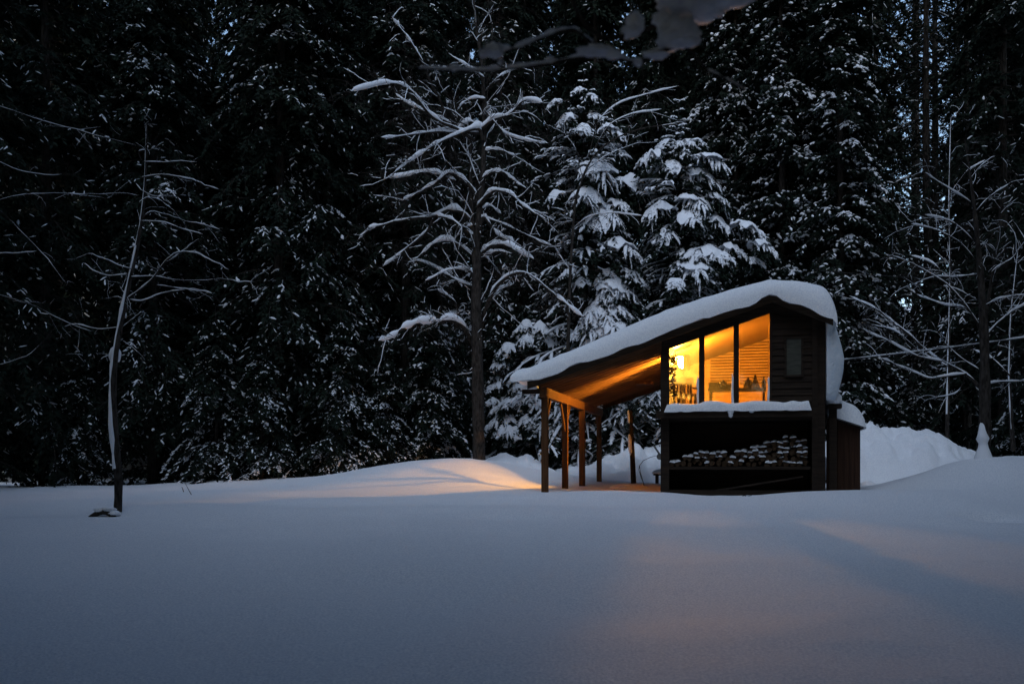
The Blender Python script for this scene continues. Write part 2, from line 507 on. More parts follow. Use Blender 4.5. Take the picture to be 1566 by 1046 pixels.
# inside linings
li = MB()
for i in range(20):
    z0 = 2.75 + i * .13
    for (a, b) in ((s0 + .12, RS), (RS, s1 - .12)):
        ta, tb = min(z0 + .125, ztop(a) - .03), min(z0 + .125, ztop(b) - .03)
        if ta > z0 and tb > z0: li.sbox(a, b, 6.775, 6.795, z0, z0, ta, tb)
li.build("panelling", M['room_wood'], cabin)
ce = MB()
nb = 0
for (a, b) in ((s0 + .102, RS - .001), (RS + .001, s1 - .102)):
    for t in np.arange(.10, 6.7, .16):
        ce.sbox(a, b, t, t + .15, ztop(a) - .03, ztop(b) - .03, ztop(a) - .008, ztop(b) - .008)
ce.build("ceiling_boards", M['room_wood'], cabin)
li = MB()
a = s1 - .122; b = s1 - .102
m_ = wall_with_hole(a, b, .10, 6.77, 2.74, ztop(s1) - .04, RW)
m_.build("panelling", M['room_wood'], cabin)
fl = MB(); fl.box(s0 - .02, s1 + .02, -.02, DEP, zf, 2.72)
fl.build("floor", M['dark_wood'], cabin)

# mullions and panes
mul = [(s0 - .02, sw[0]), (sw[1], sw[2]), (sw[3], sw[4]), (sw[5], sw[5] + .05)]
for i, (a, b) in enumerate(mul):
    m_ = MB()
    if i == 0:
        m_.sbox(a, b, -.05, .09, .5, .5, float(roof_z(a)) - .30, float(roof_z(b)) - .30)
        o = m_.build("corner_post", M['dark_wood'], cabin)
    else:
        up_ = .005 if i == 3 else .28
        m_.sbox(a, b, -.042, .088, 2.73, 2.73, float(roof_z(a)) - up_, float(roof_z(b)) - up_)
        o = m_.build("mullion", M['dark_wood'], cabin)
        sn = MB()
        zt = ZZ((575, 571, 576)[i - 1], a)
        zz = np.linspace(2.86, zt, 14)
        sn.tubes(np.stack([np.full(14, a - .022) + .008 * vnoise(zz * 9, zz * 0 + i, 40), np.full(14, -.02), zz], 1), np.interp(np.arange(14), [0, 1, 11, 13], [.035, .03, .028, .006]) * (1 + .25 * vnoise(zz * 14, zz * 0 + i * 5, 41)), 8, caps=True)
        sn.build("stuck_snow", M['snow'], o, smooth=True)
for i in range(3):
    a, b = sw[2 * i], sw[2 * i + 1]
    p = MB()
    za, zb = float(roof_z(a)) - .28, float(roof_z(b)) - .28
    p.hexa([(a - .01, .040, 2.74), (b + .01, .040, 2.74), (b + .01, .046, 2.74), (a - .01, .046, 2.74), (a - .01, .040, za), (b + .01, .040, zb), (b + .01, .046, zb), (a - .01, .046, za)])
    p.build("window_pane", M['glass_steamy_glare' if i == 0 else 'glass'], cabin)
for (x, hh) in ((s0 + .05, LW), (s1 - .05, RW)):
    p = MB(); p.box(x - .003, x + .003, hh[0] - .01, hh[1] + .01, hh[2] - .01, hh[3] + .01)
    p.build("side_window_pane", M['glass_spill_damping'], cabin)
    nmul = 4 if hh is LW else 2
    for j in range(1, nmul):
        fr_ = MB()
        t = hh[0] + (hh[1] - hh[0]) * j / nmul
        fr_.box(x - .04, x + .04, t - .025, t + .025, hh[2], hh[3])
        fr_.build("side_window_bar", M['dark_wood'], cabin)

# small shuttered window in the siding
a, b = S(1203), S(1225)
sh = MB(); sh.box(a, b, -.050, -.037, ZZ(574, a), ZZ(519, a))
sw_o = sh.build("small_window", M['shutter'], cabin)
fr_ = MB()
zb_, zt_ = ZZ(574, a), ZZ(519, a)
fr_.box(a - .05, a - .002, -.066, -.036, zb_ - .04, zt_ + .05); fr_.box(b + .002, b + .05, -.066, -.036, zb_ - .04, zt_ + .05)
fr_.box(a - .002, b + .002, -.066, -.036, zt_ + .002, zt_ + .05); fr_.box(a - .002, b + .002, -.075, -.036, zb_ - .04, zb_ - .002)
fr_.build("window_frame", M['dark_wood'], sw_o)

# corner boards on the right
cb = MB()
cb.sbox(s1 - .10, s1 + .02, -.06, .09, .6, .6, ztop(s1 - .1), ztop(s1))
cb.build("corner_post", M['dark_wood'], cabin)
cb = MB()
cb.sbox(s1 + .022, S(1262), -.02, .10, .6, .6, ztop(s1 + .02), ztop(S(1262)))
cb.build("corner_board", M['dark_wood'], cabin)

# sill beam in front, with snow
sb = MB(); sb.box(s0 - .10, s1 - .105, -.34, -.052, 2.60, 2.755)
sb_o = sb.build("sill_beam", M['dark_wood'], cabin)
ss2 = np.linspace(S(1018), s1 - .13, 60); aa = np.linspace(0, np.pi, 12)
ssg, ag = np.meshgrid(ss2, aa, indexing='ij')
hgt = (.19 + .03 * vnoise(ss2 * 2.1, ss2 * 0, 50) + .02 * vnoise(ss2 * 6, ss2 * 0, 51))[:, None]
endt = slab_edge(ss2, ss2[0], ss2[-1], .07, .05)[:, None]
yy = -.20 - .19 * np.sign(np.cos(ag)) * np.abs(np.cos(ag)) ** .6 * (1 + .06 * vnoise(ssg * 5, ag, 52))
zz = 2.745 + hgt * endt * np.abs(np.sin(ag)) ** .55
zz = np.where(ag < .05, 2.735 - .02 * np.abs(vnoise(ssg * 4, ag, 53)), zz)
sn = MB(); sn.grid(np.flip(np.stack([ssg, yy, zz], -1), 1))
for (p0, y0, p1, y1) in ((1118, 629, 1118, 640), (1150, 629, 1151, 632)):
    c0 = (S(p0), -.36, ZZ(y0, S(p0))); c1 = (S(p1), -.35, ZZ(y1, S(p1)))
    sn.tubes(np.linspace(c0, c1, 5), [.07, .065, .045, .05, .012], 8, caps=True)
sn.build("sill_snow", M['snow'], sb_o, smooth=True)

# lower storey: back wall, side walls, shelf, foundation
lo = MB(); lo.box(s0 + .12, s1 - .12, 1.15, 1.22, .6, zf - .002)
for i in range(12):
    lo.box(s0 + .12, s1 - .12, 1.13, 1.148, .98 + i * .13, .98 + i * .13 + .12)
lo.build("store_back_wall", M['dark_wood'], cabin)
for (a, b) in ((s0 + .01, s0 + .10), (s1 - .09, s1 - .01)):
    lo = MB(); lo.box(a, b, .10, DEP, .6, zf - .003); lo.build("store_side_wall", M['dark_wood'], cabin)
lo = MB(); lo.box(s0 + .13, s1 - .13, -.04, 1.12, 1.46, 1.53); lo.build("store_shelf", M['dark_wood'], cabin)
lo = MB(); lo.box(s0 + .02, s1 - .02, -.02, DEP - .02, .3, 1.0)
lo.box(s0 + .02, s1 - .02, 8.0, DEP - .02, 1.001, 2.54)
lo.build("foundation", M['dark_wood'], cabin)

# car port: beam, posts, braces
bm = MB(); bm.box(-.075, .075, -.22, 8.75, 3.12, 3.335)
beam = bm.build("beam", M['post_wood'], cabin)
bm = MB(); bm.box(-.50, -.08, -.17, -.05, 3.20, 3.32); bm.build("beam_stub", M['dark_wood'], cabin)
sn = MB(); lump(sn, (-.32, -.12, 3.335), .20, .13, .085, 61, flat=-.4); sn.build("stub_snow", M['snow'], cabin, smooth=True)
for i, t in enumerate((0.03, 2.6, 5.25, 8.5)):
    p = MB()
    hw = .078 if i == 2 else .072
    p.box(-hw, hw, t - hw, t + hw, .5, 3.118)
    po = p.build("post", M['post_wood'], cabin)
    if i != 2:
        for dr in ((1,) if i == 0 else (-1, 1) if i == 1 else (-1,)):
            br = MB(); br.bar((0, t + dr * .06, 2.45), (0, t + dr * .62, 3.10), .045, .09)
            br.build("brace", M['post_wood'], po)
# plate along the wall carrying the rafters, and a purlin at the back
pl = MB(); pl.sbox(.09, s0 - .15, 8.70, 8.80, float(roof_z(.09)) - .22, float(roof_z(s0 - .15)) - .22, float(roof_z(.09)) - .01, float(roof_z(s0 - .15)) - .01)
pl.build("back_rafter", M['post_wood'], cabin)
pl = MB(); pl.box(1.5, 1.95, 5.25, 5.75, float(roof_z(1.5)) - .20, float(roof_z(1.5)) - .112)
pl.build("roof_bracket", M['post_wood'], cabin)

# lean-to on the right with its cap of snow
la, lb, lt0, lt1 = S(1264, .9), S(1316, .9), .9, 4.0
le = MB()
nb = 6
for i in range(nb):
    a = la + (lb - la) * i / nb; b = la + (lb - la) * (i + 1) / nb - .004
    le.sbox(a, b, lt0 + (.012 if i % 2 else 0), lt0 + .05, .5, .5, 2.62 - .35 * (a - la), 2.62 - .35 * (b - la))
le.sbox(la, lb - .051, lt0 + .053, lt0 + .07, .5, .5, 2.60, 2.60 - .35 * (lb - la))
le.box(lb - .05, lb, lt0 + .052, lt1, .5, 2.62 - .35 * (lb - la))
lo_ = le.build("lean_to", M['shed_wood'], cabin)
le = MB(); le.sbox(la - .0, lb + .06, lt0 - .08, lt1, 2.64, 2.64 - .35 * (lb + .06 - la), 2.70, 2.70 - .35 * (lb + .06 - la))
le.build("lean_to_roof", M['dark_wood'], lo_)
us = np.linspace(0, 1, 22); vs = np.linspace(0, 1, 30)
ug, vg = np.meshgrid(us, vs, indexing='ij')
ssx = la + .02 + (lb + .12 - la - .02) * ug; ttx = lt0 - .14 + (lt1 - lt0) * vg
base = 2.70 - .35 * (ssx - la) - .02
hh = .46 * slab_edge(ug, -.15, 1, .3, .45) * slab_edge(vg, 0, 1, .06, .1) * (1 + .08 * vnoise(ssx * 3, ttx * 3, 71))
sn = MB(); sn.grid(np.stack([ssx, ttx, base + hh], -1)); sn.grid(np.flip(np.stack([ssx, ttx, base - .02 + 0 * hh], -1), 0))
sn.build("snow_cap", M['snow'], lo_, smooth=True)
le = MB(); le.box(S(1266, .3), S(1287, .3), .18, .6, ZZ(623, 6.4, .3) - .02, ZZ(618, 6.4, .3)); 
le.box(S(1268, .3), S(1280, .3), .3, .42, .6, ZZ(623, 6.4, .3) - .02)
lg = le.build("ledge", M['dark_wood'], cabin)
sn = MB(); lump(sn, (S(1277, .3), .38, ZZ(611, 6.4, .3)), .17, .24, .20, 72, flat=-.6); sn.build("ledge_snow", M['snow'], lg, smooth=True)

# snow-capped flue behind the ridge
fc = np.array([2.75, 5.6, 0]); fz = float(roof_z(2.75))
fm = MB(); fm.tubes(np.array([[fc[0], fc[1], fz + .1], [fc[0], fc[1], fz + .9]]), [.14, .14], 14, caps=True)
fo = fm.build("flue", M['metal'], roof, smooth=True)
sn = MB(); lump(sn, (fc[0], fc[1], fz + 1.0), .55, .55, .50, 74, amp=.10, nu=24, nv=16, flat=-.55); sn.build("flue_snow", M['snow'], fo, smooth=True)

# ------------------------------------------------------------------ things inside the cabin
# the lamp: wall bracket, bulb and added light shields beside the left-hand window
LPOS = (s0 + .42, 2.6, 4.11)
lamp = empty("wall_lamp", cw(s0 + .12, 2.6, 4.11), -TH)
tag(lamp, "lit globe wall lamp glowing behind the leftmost cabin pane", "lamp")
b = MB(); b.tubes(np.array([[(-.01, 0, .15), (.06, 0, .21), (.12, 0, .21), (.18, 0, .16)]])[0], [.012] * 4, 8, caps=True)
b.box(-.015, .0, -.05, .05, .08, .22); b.build("bracket", M['metal'], lamp)
b = MB(); lump(b, (.18, 0, 0), .13, .13, .135, 1, amp=0, nu=20, nv=14)
b.build("bulb", M['bulb'], lamp, smooth=True)
b = MB(); b.tubes(np.array([(.18, 0, .13), (.18, 0, .17)]), [.03, .02], 10, caps=True); b.build("socket", M['metal'], lamp)
th_ = np.radians(np.linspace(-87, -22, 14))           # curved shield added to block lamplight towards the right-hand panes
hz2 = np.array([-.20, .18])
P_ = np.stack([np.stack([.18 + .20 * np.cos(t_) * np.ones(2), .20 * np.sin(t_) * np.ones(2), hz2], 1) for t_ in th_])
P2 = np.stack([np.stack([.18 + .206 * np.cos(t_) * np.ones(2), .206 * np.sin(t_) * np.ones(2), hz2], 1) for t_ in th_])
b = MB(); b.grid(P_); b.grid(np.flip(P2, 1)); b.bar((.18, 0, .165), (.18 + .20 * math.cos(th_[6]), .20 * math.sin(th_[6]), .165), .012, .012)
b.build("lamp_shield", M['metal'], lamp)
b = MB(); b.tubes(np.array([(.18, 0, .145), (.18, 0, .150), (.18, 0, .20)]), [.165, .165, .03], 20, caps=True); b.build("ceiling_baffle", M['metal'], lamp, smooth=False)  # baffle added to keep lamplight off the ceiling above the bulb

def tableish(name, x0, x1, y0, y1, zt, label, cat, shelf=False):
    o = empty(name, cw(x0, y0, 2.72), -TH)
    tag(o, label, cat)
    m = MB(); m.box(0, x1 - x0, 0, y1 - y0, zt - 2.72 - .045, zt - 2.72); m.build("table_top", M['furniture'], o)
    for i, (lx, ly) in enumerate(((.03, .03), (x1 - x0 - .08, .03), (.03, y1 - y0 - .08), (x1 - x0 - .08, y1 - y0 - .08))):
        m = MB(); m.box(lx, lx + .05, ly, ly + .05, 0, zt - 2.72 - .046); m.build("leg", M['furniture'], o)
    return o

tA = S(1083, .7)
ZT = 3.30
tableish("long_table", tA, S(1172, .6), .55, 1.15, ZT, "long wooden table under the two right-hand lit panes", "table")
def pot(prof, x, y, z, name, mat_, label, cat, n=16):
    m = MB()
    p = np.array(prof)
    a = np.linspace(0, 2 * np.pi, n, endpoint=False)
    P = np.stack([p[:, 0][:, None] * np.cos(a), p[:, 0][:, None] * np.sin(a), np.broadcast_to(p[:, 1][:, None], (len(p), n))], -1)
    m.grid(P, close_v=True)
    o = m.build(name, mat_, smooth=True, loc=cw(x, y, z))
    return tag(o, label, cat)
pot([(.001, 0), (.11, 0), (.115, .02), (.03, .24), (.035, .27), (.02, .30), (.001, .31)], S(1155, .8), .8, ZT, "cone_jug", M['glassware'], "dark cone-shaped jug on the table behind the rightmost lit pane", "jug")
pot([(.001, 0), (.07, 0), (.10, .05), (.10, .15), (.05, .20), (.03, .22), (.035, .25), (.001, .255)], S(1144, .8), .85, ZT, "round_jar", M['glassware'], "round-bellied dark jar beside the cone-shaped jug", "jar")
pot([(.001, 0), (.08, 0), (.085, .16), (.03, .17), (.03, .20), (.001, .21)], S(1106, .8), .8, ZT, "storage_tin", M['metal'], "squat dark tin on the table behind the middle lit pane", "tin")
pot([(.001, 0), (.05, 0), (.05, .15), (.02, .20), (.02, .27), (.001, .275)], S(1168, .75), .75, ZT, "bottle", M['glassware'], "slim bottle at the right end of the long table", "bottle")
pot([(.001, 0), (.05, 0), (.13, .09), (.125, .095), (.045, .012), (.001, .012)], S(1115, .8), .72, ZT, "bowl", M['furniture'], "shallow wooden bowl on the table by the middle mullion", "bowl")
m = MB(); m.box(-.15, .15, -.08, .08, 0, .14); m.box(-.155, .155, -.085, .085, .141, .165)
tag(m.build("wooden_box", M['furniture'], loc=cw(S(1094, .9), .95, ZT), rotz=-TH), "low lidded box at the left end of the long table", "box")

# chair at the left pane
ch = empty("chair", cw(S(1047, .6), .62, 2.72), -TH + .35)
tag(ch, "slat-backed wooden chair silhouetted behind the leftmost lit pane", "chair")
m = MB(); m.box(-.24, .24, -.22, .22, .42, .46); m.build("seat", M['furniture'], ch)
for (x, y) in ((-.22, -.20), (.17, -.20), (-.22, .15), (.17, .15)):
    m = MB(); m.box(x, x + .05, y, y + .05, 0, .419 if y < 0 else .84); m.build("leg", M['furniture'], ch)
m = MB(); m.box(-.25, .25, .13, .165, .70, .86)
for i in range(4): m.box(-.15 + i * .085, -.105 + i * .085, .155, .175, .461, .699)
m.build("backrest", M['furniture'], ch)
for x in (-.245, .245):
    m = MB(); m.bar((x, -.2, .58), (x, .13, .62), .05, .04); m.build("armrest", M['furniture'], ch)

# hanging plant against the left pane
hp = empty("hanging_plant", cw(S(1029, .18), .20, 4.02), -TH)
tag(hp, "bushy hanging plant silhouetted at the left edge of the leftmost pane", "plant")
m = MB(); m.tubes(np.array([(0, 0, .12), (.01, 0, -.2), (-.01, .01, -.5), (.0, 0, -.8)]), [.008] * 4, 6); m.build("stem", M['furniture'], hp)
m = MB()
n = 260
h = rng.uniform(-.85, .05, n); a = rng.uniform(0, 6.28, n)
c = np.stack([rng.normal(0, .02, n), rng.normal(0, .02, n), h], 1)
d = np.stack([np.cos(a), np.sin(a) * .7, rng.uniform(-.8, .2, n)], 1); d /= np.linalg.norm(d, axis=1)[:, None]
L = rng.uniform(.06, .13, n)[:, None]; sd = np.cross(d, rng.normal(size=(n, 3))); sd /= np.linalg.norm(sd, axis=1)[:, None]
V = np.stack([c, c + d * L * .5 + sd * L * .22, c + d * L, c + d * L * .5 - sd * L * .22], 1)
m.add(V.reshape(-1, 3), np.arange(n * 4).reshape(-1, 4)); m.build("foliage", M['plant_leaf'], hp)

# slatted blinds on the back wall
for (p0, p1, lab) in ((1086, 1121, "slatted blind on the back wall seen through the middle lit pane"), (1131, 1174, "slatted blind on the back wall seen through the rightmost lit pane")):
    a, b_ = S(p0, 6.6), S(p1, 6.6)
    o = empty("slatted_blind", cw(a, 6.70, 3.9), -TH)
    tag(o, lab, "blind")
    m = MB()
    for i in range(15):
        z = .0 + i * .082
        m.hexa([(0, -.02, z), (b_ - a, -.02, z), (b_ - a, -.01, z - .002), (0, -.01, z - .002), (0, .028, z + .045), (b_ - a, .028, z + .045), (b_ - a, .036, z + .04), (0, .036, z + .04)])
    m.build("slats", M['blind'], o)
    m = MB(); m.box(-.02, b_ - a + .02, -.03, .05, 1.25, 1.30); m.build("head_rail", M['furniture'], o)

# ------------------------------------------------------------------ firewood on the shelf
def make_log(seed):
    rr = np.random.default_rng(seed)
    n = 12
    a = np.linspace(0, 2 * np.pi, n, endpoint=False)
    R = .062 * (1 + .10 * np.sin(2 * a + rr.uniform(0, 6)) + .06 * rr.normal(size=n))
    if seed % 2:                                   # split log: a flat side
        R = np.minimum(np.minimum(R, .030 / np.maximum(np.cos(a - rr.uniform(0, 6)), .2)), .050 / np.maximum(np.cos(a - rr.uniform(0, 6)), .2))
    L = .42 + rr.uniform(-.05, .05)
    m = MB()
    ring = lambda y, k: np.stack([R * k * np.cos(a), np.full(n, y), R * k * np.sin(a)], 1)
    m.grid(np.stack([ring(0, 1), ring(L, 1)]), 0, close_v=True)
    for (y, fl) in ((0, 0), (L, 1)):
        v = np.concatenate([[(0, y - .004 if not fl else y + .004, 0)], ring(y, 1)])
        i = np.arange(n); j = (i + 1) % n
        m.add(v, np.stack([0 * i, 1 + (i if fl else j), 1 + (j if fl else i)], 1), 1)
    return m, R.max(), L

tops_x = np.array([S(v) for v in (1028, 1044, 1062, 1080, 1103, 1118, 1136, 1149, 1169, 1190, 1205, 1228, 1236, 1247)])
tops_z = np.array([ZZ(v, 4.2) for v in (706, 697, 690, 687, 690, 692, 688, 681, 677, 674, 668, 670, 678, 677)])
protos = []
for sd in range(6):
    m, Rm, L = make_log(100 + sd)
    o = m.build("firewood_log", [M['log_bark'], M['log_end']])
    sn = MB()                                     # snow lying on its top and front edge
    nn = 12
    u = np.linspace(-.02, .36, nn)
    prof_a = np.linspace(-.15, np.pi + .15, 9)
    P = np.stack([np.stack([.064 * np.cos(prof_a) * (1 + .25 * vnoise(prof_a * 2, prof_a * 0 + sd, 5)), np.full(9, y), .034 + .046 * np.sin(prof_a) * (1 + .35 * vnoise(prof_a * 1.7 + sd * 3, prof_a * 0 + y * 9, 15)) * slab_edge(np.array([y]), -.03, .38, .05, .1)[0] * (1 + .3 * vnoise(np.array([y * 12.]), np.array([sd * 1.0]), 6)[0])], 1) for y in u])
    sn.grid(P); sn.add(P[0], [[0, 1, 8], [1, 2, 8], [2, 3, 8], [3, 4, 8], [4, 5, 8], [5, 6, 8], [6, 7, 8]])
    so = sn.build("snow_cap", M['snow'], o, smooth=True)
    protos.append((o, so))
nlog = 0
row = 0
zc = 1.53 + .062
while zc < 2.4:
    xcur = s0 + .22 + (.062 if row % 2 else 0)
    while xcur < s1 - .16:
        ztop_here = float(np.interp(xcur, tops_x, tops_z))
        if zc + .03 < ztop_here:
            k = int(rng.integers(0, 6))
            toprow = zc + .108 + .03 >= ztop_here
            p = cw(xcur + rng.normal(0, .008), .10 + rng.uniform(-.10, .07) + .02 * row, zc + rng.normal(0, .016))
            rot = (0, rng.uniform(-.25, .25), -TH + rng.normal(0, .09))
            o = protos[k][0].copy(); COL.objects.link(o); so = protos[k][1].copy(); COL.objects.link(so); so.parent = o
            o.location = p; o.rotation_euler = rot
            sz = rng.uniform(.85, 1.12); o.scale = (sz, 1, sz)
            full = toprow or rng.random() < .55
            so.scale = (1, 1 if full else .5, 1) if full or rng.random() < .25 else (.6, .1, .5)
            if not full: so.location = (rng.uniform(-.02, .02), -.01, .01)
            if not full and so.scale[1] < .2:
                bpy.data.objects.remove(so)
            tag(o, "split firewood log with snow on it, stacked on the shelf under the lit windows", "log", "firewood logs stacked under the cabin")
            nlog += 1
        xcur += .124 + rng.uniform(-.012, .022)
    zc += .108; row += 1
for k in range(6):
    bpy.data.objects.remove(protos[k][1]); bpy.data.objects.remove(protos[k][0])

# ------------------------------------------------------------------ things round the cabin
# pole leaning in front of the store
m = MB(); m.tubes(np.linspace(cw(S(1096), -.35, ZZ(750, S(1096), -.3)), cw(S(1228), .02, ZZ(729, S(1228))), 6), [.022] * 6, 8, caps=True)
tag(m.build("long_pole", M['dark_wood']), "long thin pole leaning low against the dark front of the cabin", "pole")

# bench with lamp-lit snow near the far left corner
def at_ground(x, y): return np.array([x, y, float(ground_z(x, y))])
bx = cw(1.95, 9.3, 0)
gz = float(ground_z(bx[0], bx[1]))
be = empty("bench", (bx[0], bx[1], gz), -TH)
tag(be, "low bench with yellow lamplit snow left of the cabin's dark base", "bench")
m = MB(); m.box(-.32, .32, -.18, .18, .26, .32); m.build("seat", M['dark_wood'], be)
for x in (-.26, .18):
    m = MB(); m.box(x, x + .08, -.15, .15, -.2, .259); m.build("leg", M['dark_wood'], be)
sn = MB(); lump(sn, (0, 0, .34), .37, .23, .14, 80, amp=.08, flat=-.25); sn.build("snow_cap", M['snow'], be, smooth=True)

# thin post leaning in the snow between car port and cabin
Yp = 27.5
a = px(970, 742, Yp); b_ = px(964, 628, Yp)
a[2] = ground_z(a[0], a[1]) - .3
m = MB(); m.tubes(np.linspace(a, b_, 5), [.075, .075, .07, .06, .055], 8, caps=True)
lp = empty("leaning_post", (a[0], a[1], a[2]))
tag(lp, "thin dark leaning post with snow down its left side, between car port and cabin", "post")
o = m.build("shaft", M['dark_wood'], lp); o.location = -Vector(a)
for (y0, y1, rr_) in ((627, 648, .035), (664, 697, .06)):
    sn = MB(); q = np.linspace(px(963 - .5 + (y0 - 628) * .05, y0, Yp - .03), px(963 + (y1 - 628) * .055, y1, Yp - .03), 8)
    q[:, 0] -= .035
    sn.tubes(q, rr_ * np.array([.3, .8, 1, .9, 1, .9, .7, .2]), 8, caps=True)
    o = sn.build("stuck_snow", M['snow'], lp, smooth=True); o.location = -Vector(a)
sn = MB(); c = at_ground(px(960, 740, Yp)[0], Yp - .2); lump(sn, (c[0], c[1], c[2]), .55, .3, .14, 82, amp=.12, flat=-.4)
tag(sn.build("snow_heap", M['snow'], smooth=True), "small warm-lit heap of snow at the foot of the leaning post", "snow heap")

# bent twigs beside it
def twig_obj(name, polys, Y, rad, label, cat, m=M['bark'], group=None):
    mb = MB()
    for pl_ in polys:
        pts = np.array([px(x, y, Y + (dy if False else 0)) for x, y in pl_])
        mb.tubes(pts, np.linspace(rad, rad * .45, len(pts)), 5, caps=True)
    return tag(mb.build(name, m), label, cat, group)
twig_obj("bent_twig", [[(985, 742), (980, 725), (978, 712), (984, 704), (995, 699), (1006, 696)], [(978, 712), (977, 718), (981, 733)]], 26.5, .012, "thin bent twig arching from the snow beside the leaning post", "twig")
twig_obj("dry_stalk", [[(293, 757), (288, 748), (283, 738)], [(281, 752), (278, 744)]], 22, .010, "two dry grass stalks poking from the snow right of the slim bare tree", "stalk")
twig_obj("dead_twig", [[(1129, 763), (1138, 757), (1150, 752), (1160, 750)], [(1138, 757), (1142, 759), (1150, 757)]], 19.6, .009, "thin dead twig lying on the snow in front of the cabin", "twig")
# tap and lever on the cabin's left corner
tp = empty("wall_pulley", cw(s0 - .05, .3, 1.75), -TH)
tag(tp, "small dark iron pulley with a lever on the cabin's lower left corner", "pulley")
m = MB(); m.tubes(np.array([(-.02, -.05, .0), (-.02, .05, .0)]), [.07, .07], 14, caps=True); m.box(-.01, .06, -.03, .03, -.02, .02); m.build("wheel", M['metal'], tp)
m = MB(); m.bar((-.03, 0, .06), (-.16, 0, .26), .03, .04); m.build("lever", M['metal'], tp)

# overhead cables
def cable(name, a, b_, sag, r_, label, snow=False):
    t = np.linspace(0, 1, 40)
    P = a[None] * (1 - t[:, None]) + b_[None] * t[:, None]
    P[:, 2] -= sag * 4 * t * (1 - t)
    o = empty(name, tuple(a)); tag(o, label, "cable")
    m = MB(); m.tubes(P - a, np.full(40, r_), 6); m.build("wire", M['cable'], o)
    if snow:
        t = np.linspace(0.0, .97, 260)
        Q = a[None] * (1 - t[:, None]) + b_[None] * t[:, None]; Q[:, 2] -= sag * 4 * t * (1 - t)
        Q[:, 2] += r_ + .010
        rr_ = .017 * np.clip(.9 + .5 * vnoise(t * 60, t * 0, 91) + .3 * vnoise(t * 17, t * 0, 92), .15, 1.5)
        sn = MB(); sn.tubes(Q - a, rr_, 6, R2=rr_ * 1.2); sn.build("snow_line", M['snow'], o, smooth=True)
ca = cw(6.30, .6, ZZ(553, 6.4, .6)); 
cable("overhead_cable", ca, px(1860, 468, 24.0), .10, .014, "snow-covered overhead cable running from the cabin's right wall into the trees", True)
cable("thin_wire", ca + np.array([0, .05, -.04]), px(1860, 490, 24.5), .16, .007, "thin bare wire sagging just below the snow-covered cable")
cable("phone_line", px(1255, 414, 33), px(1800, 424, 33), .22, .010, "thin dark wire crossing the trees above the cabin roof")

# ------------------------------------------------------------------ trees: generators
def nrm(v): return v / (np.linalg.norm(v, axis=-1, keepdims=True) + 1e-9)


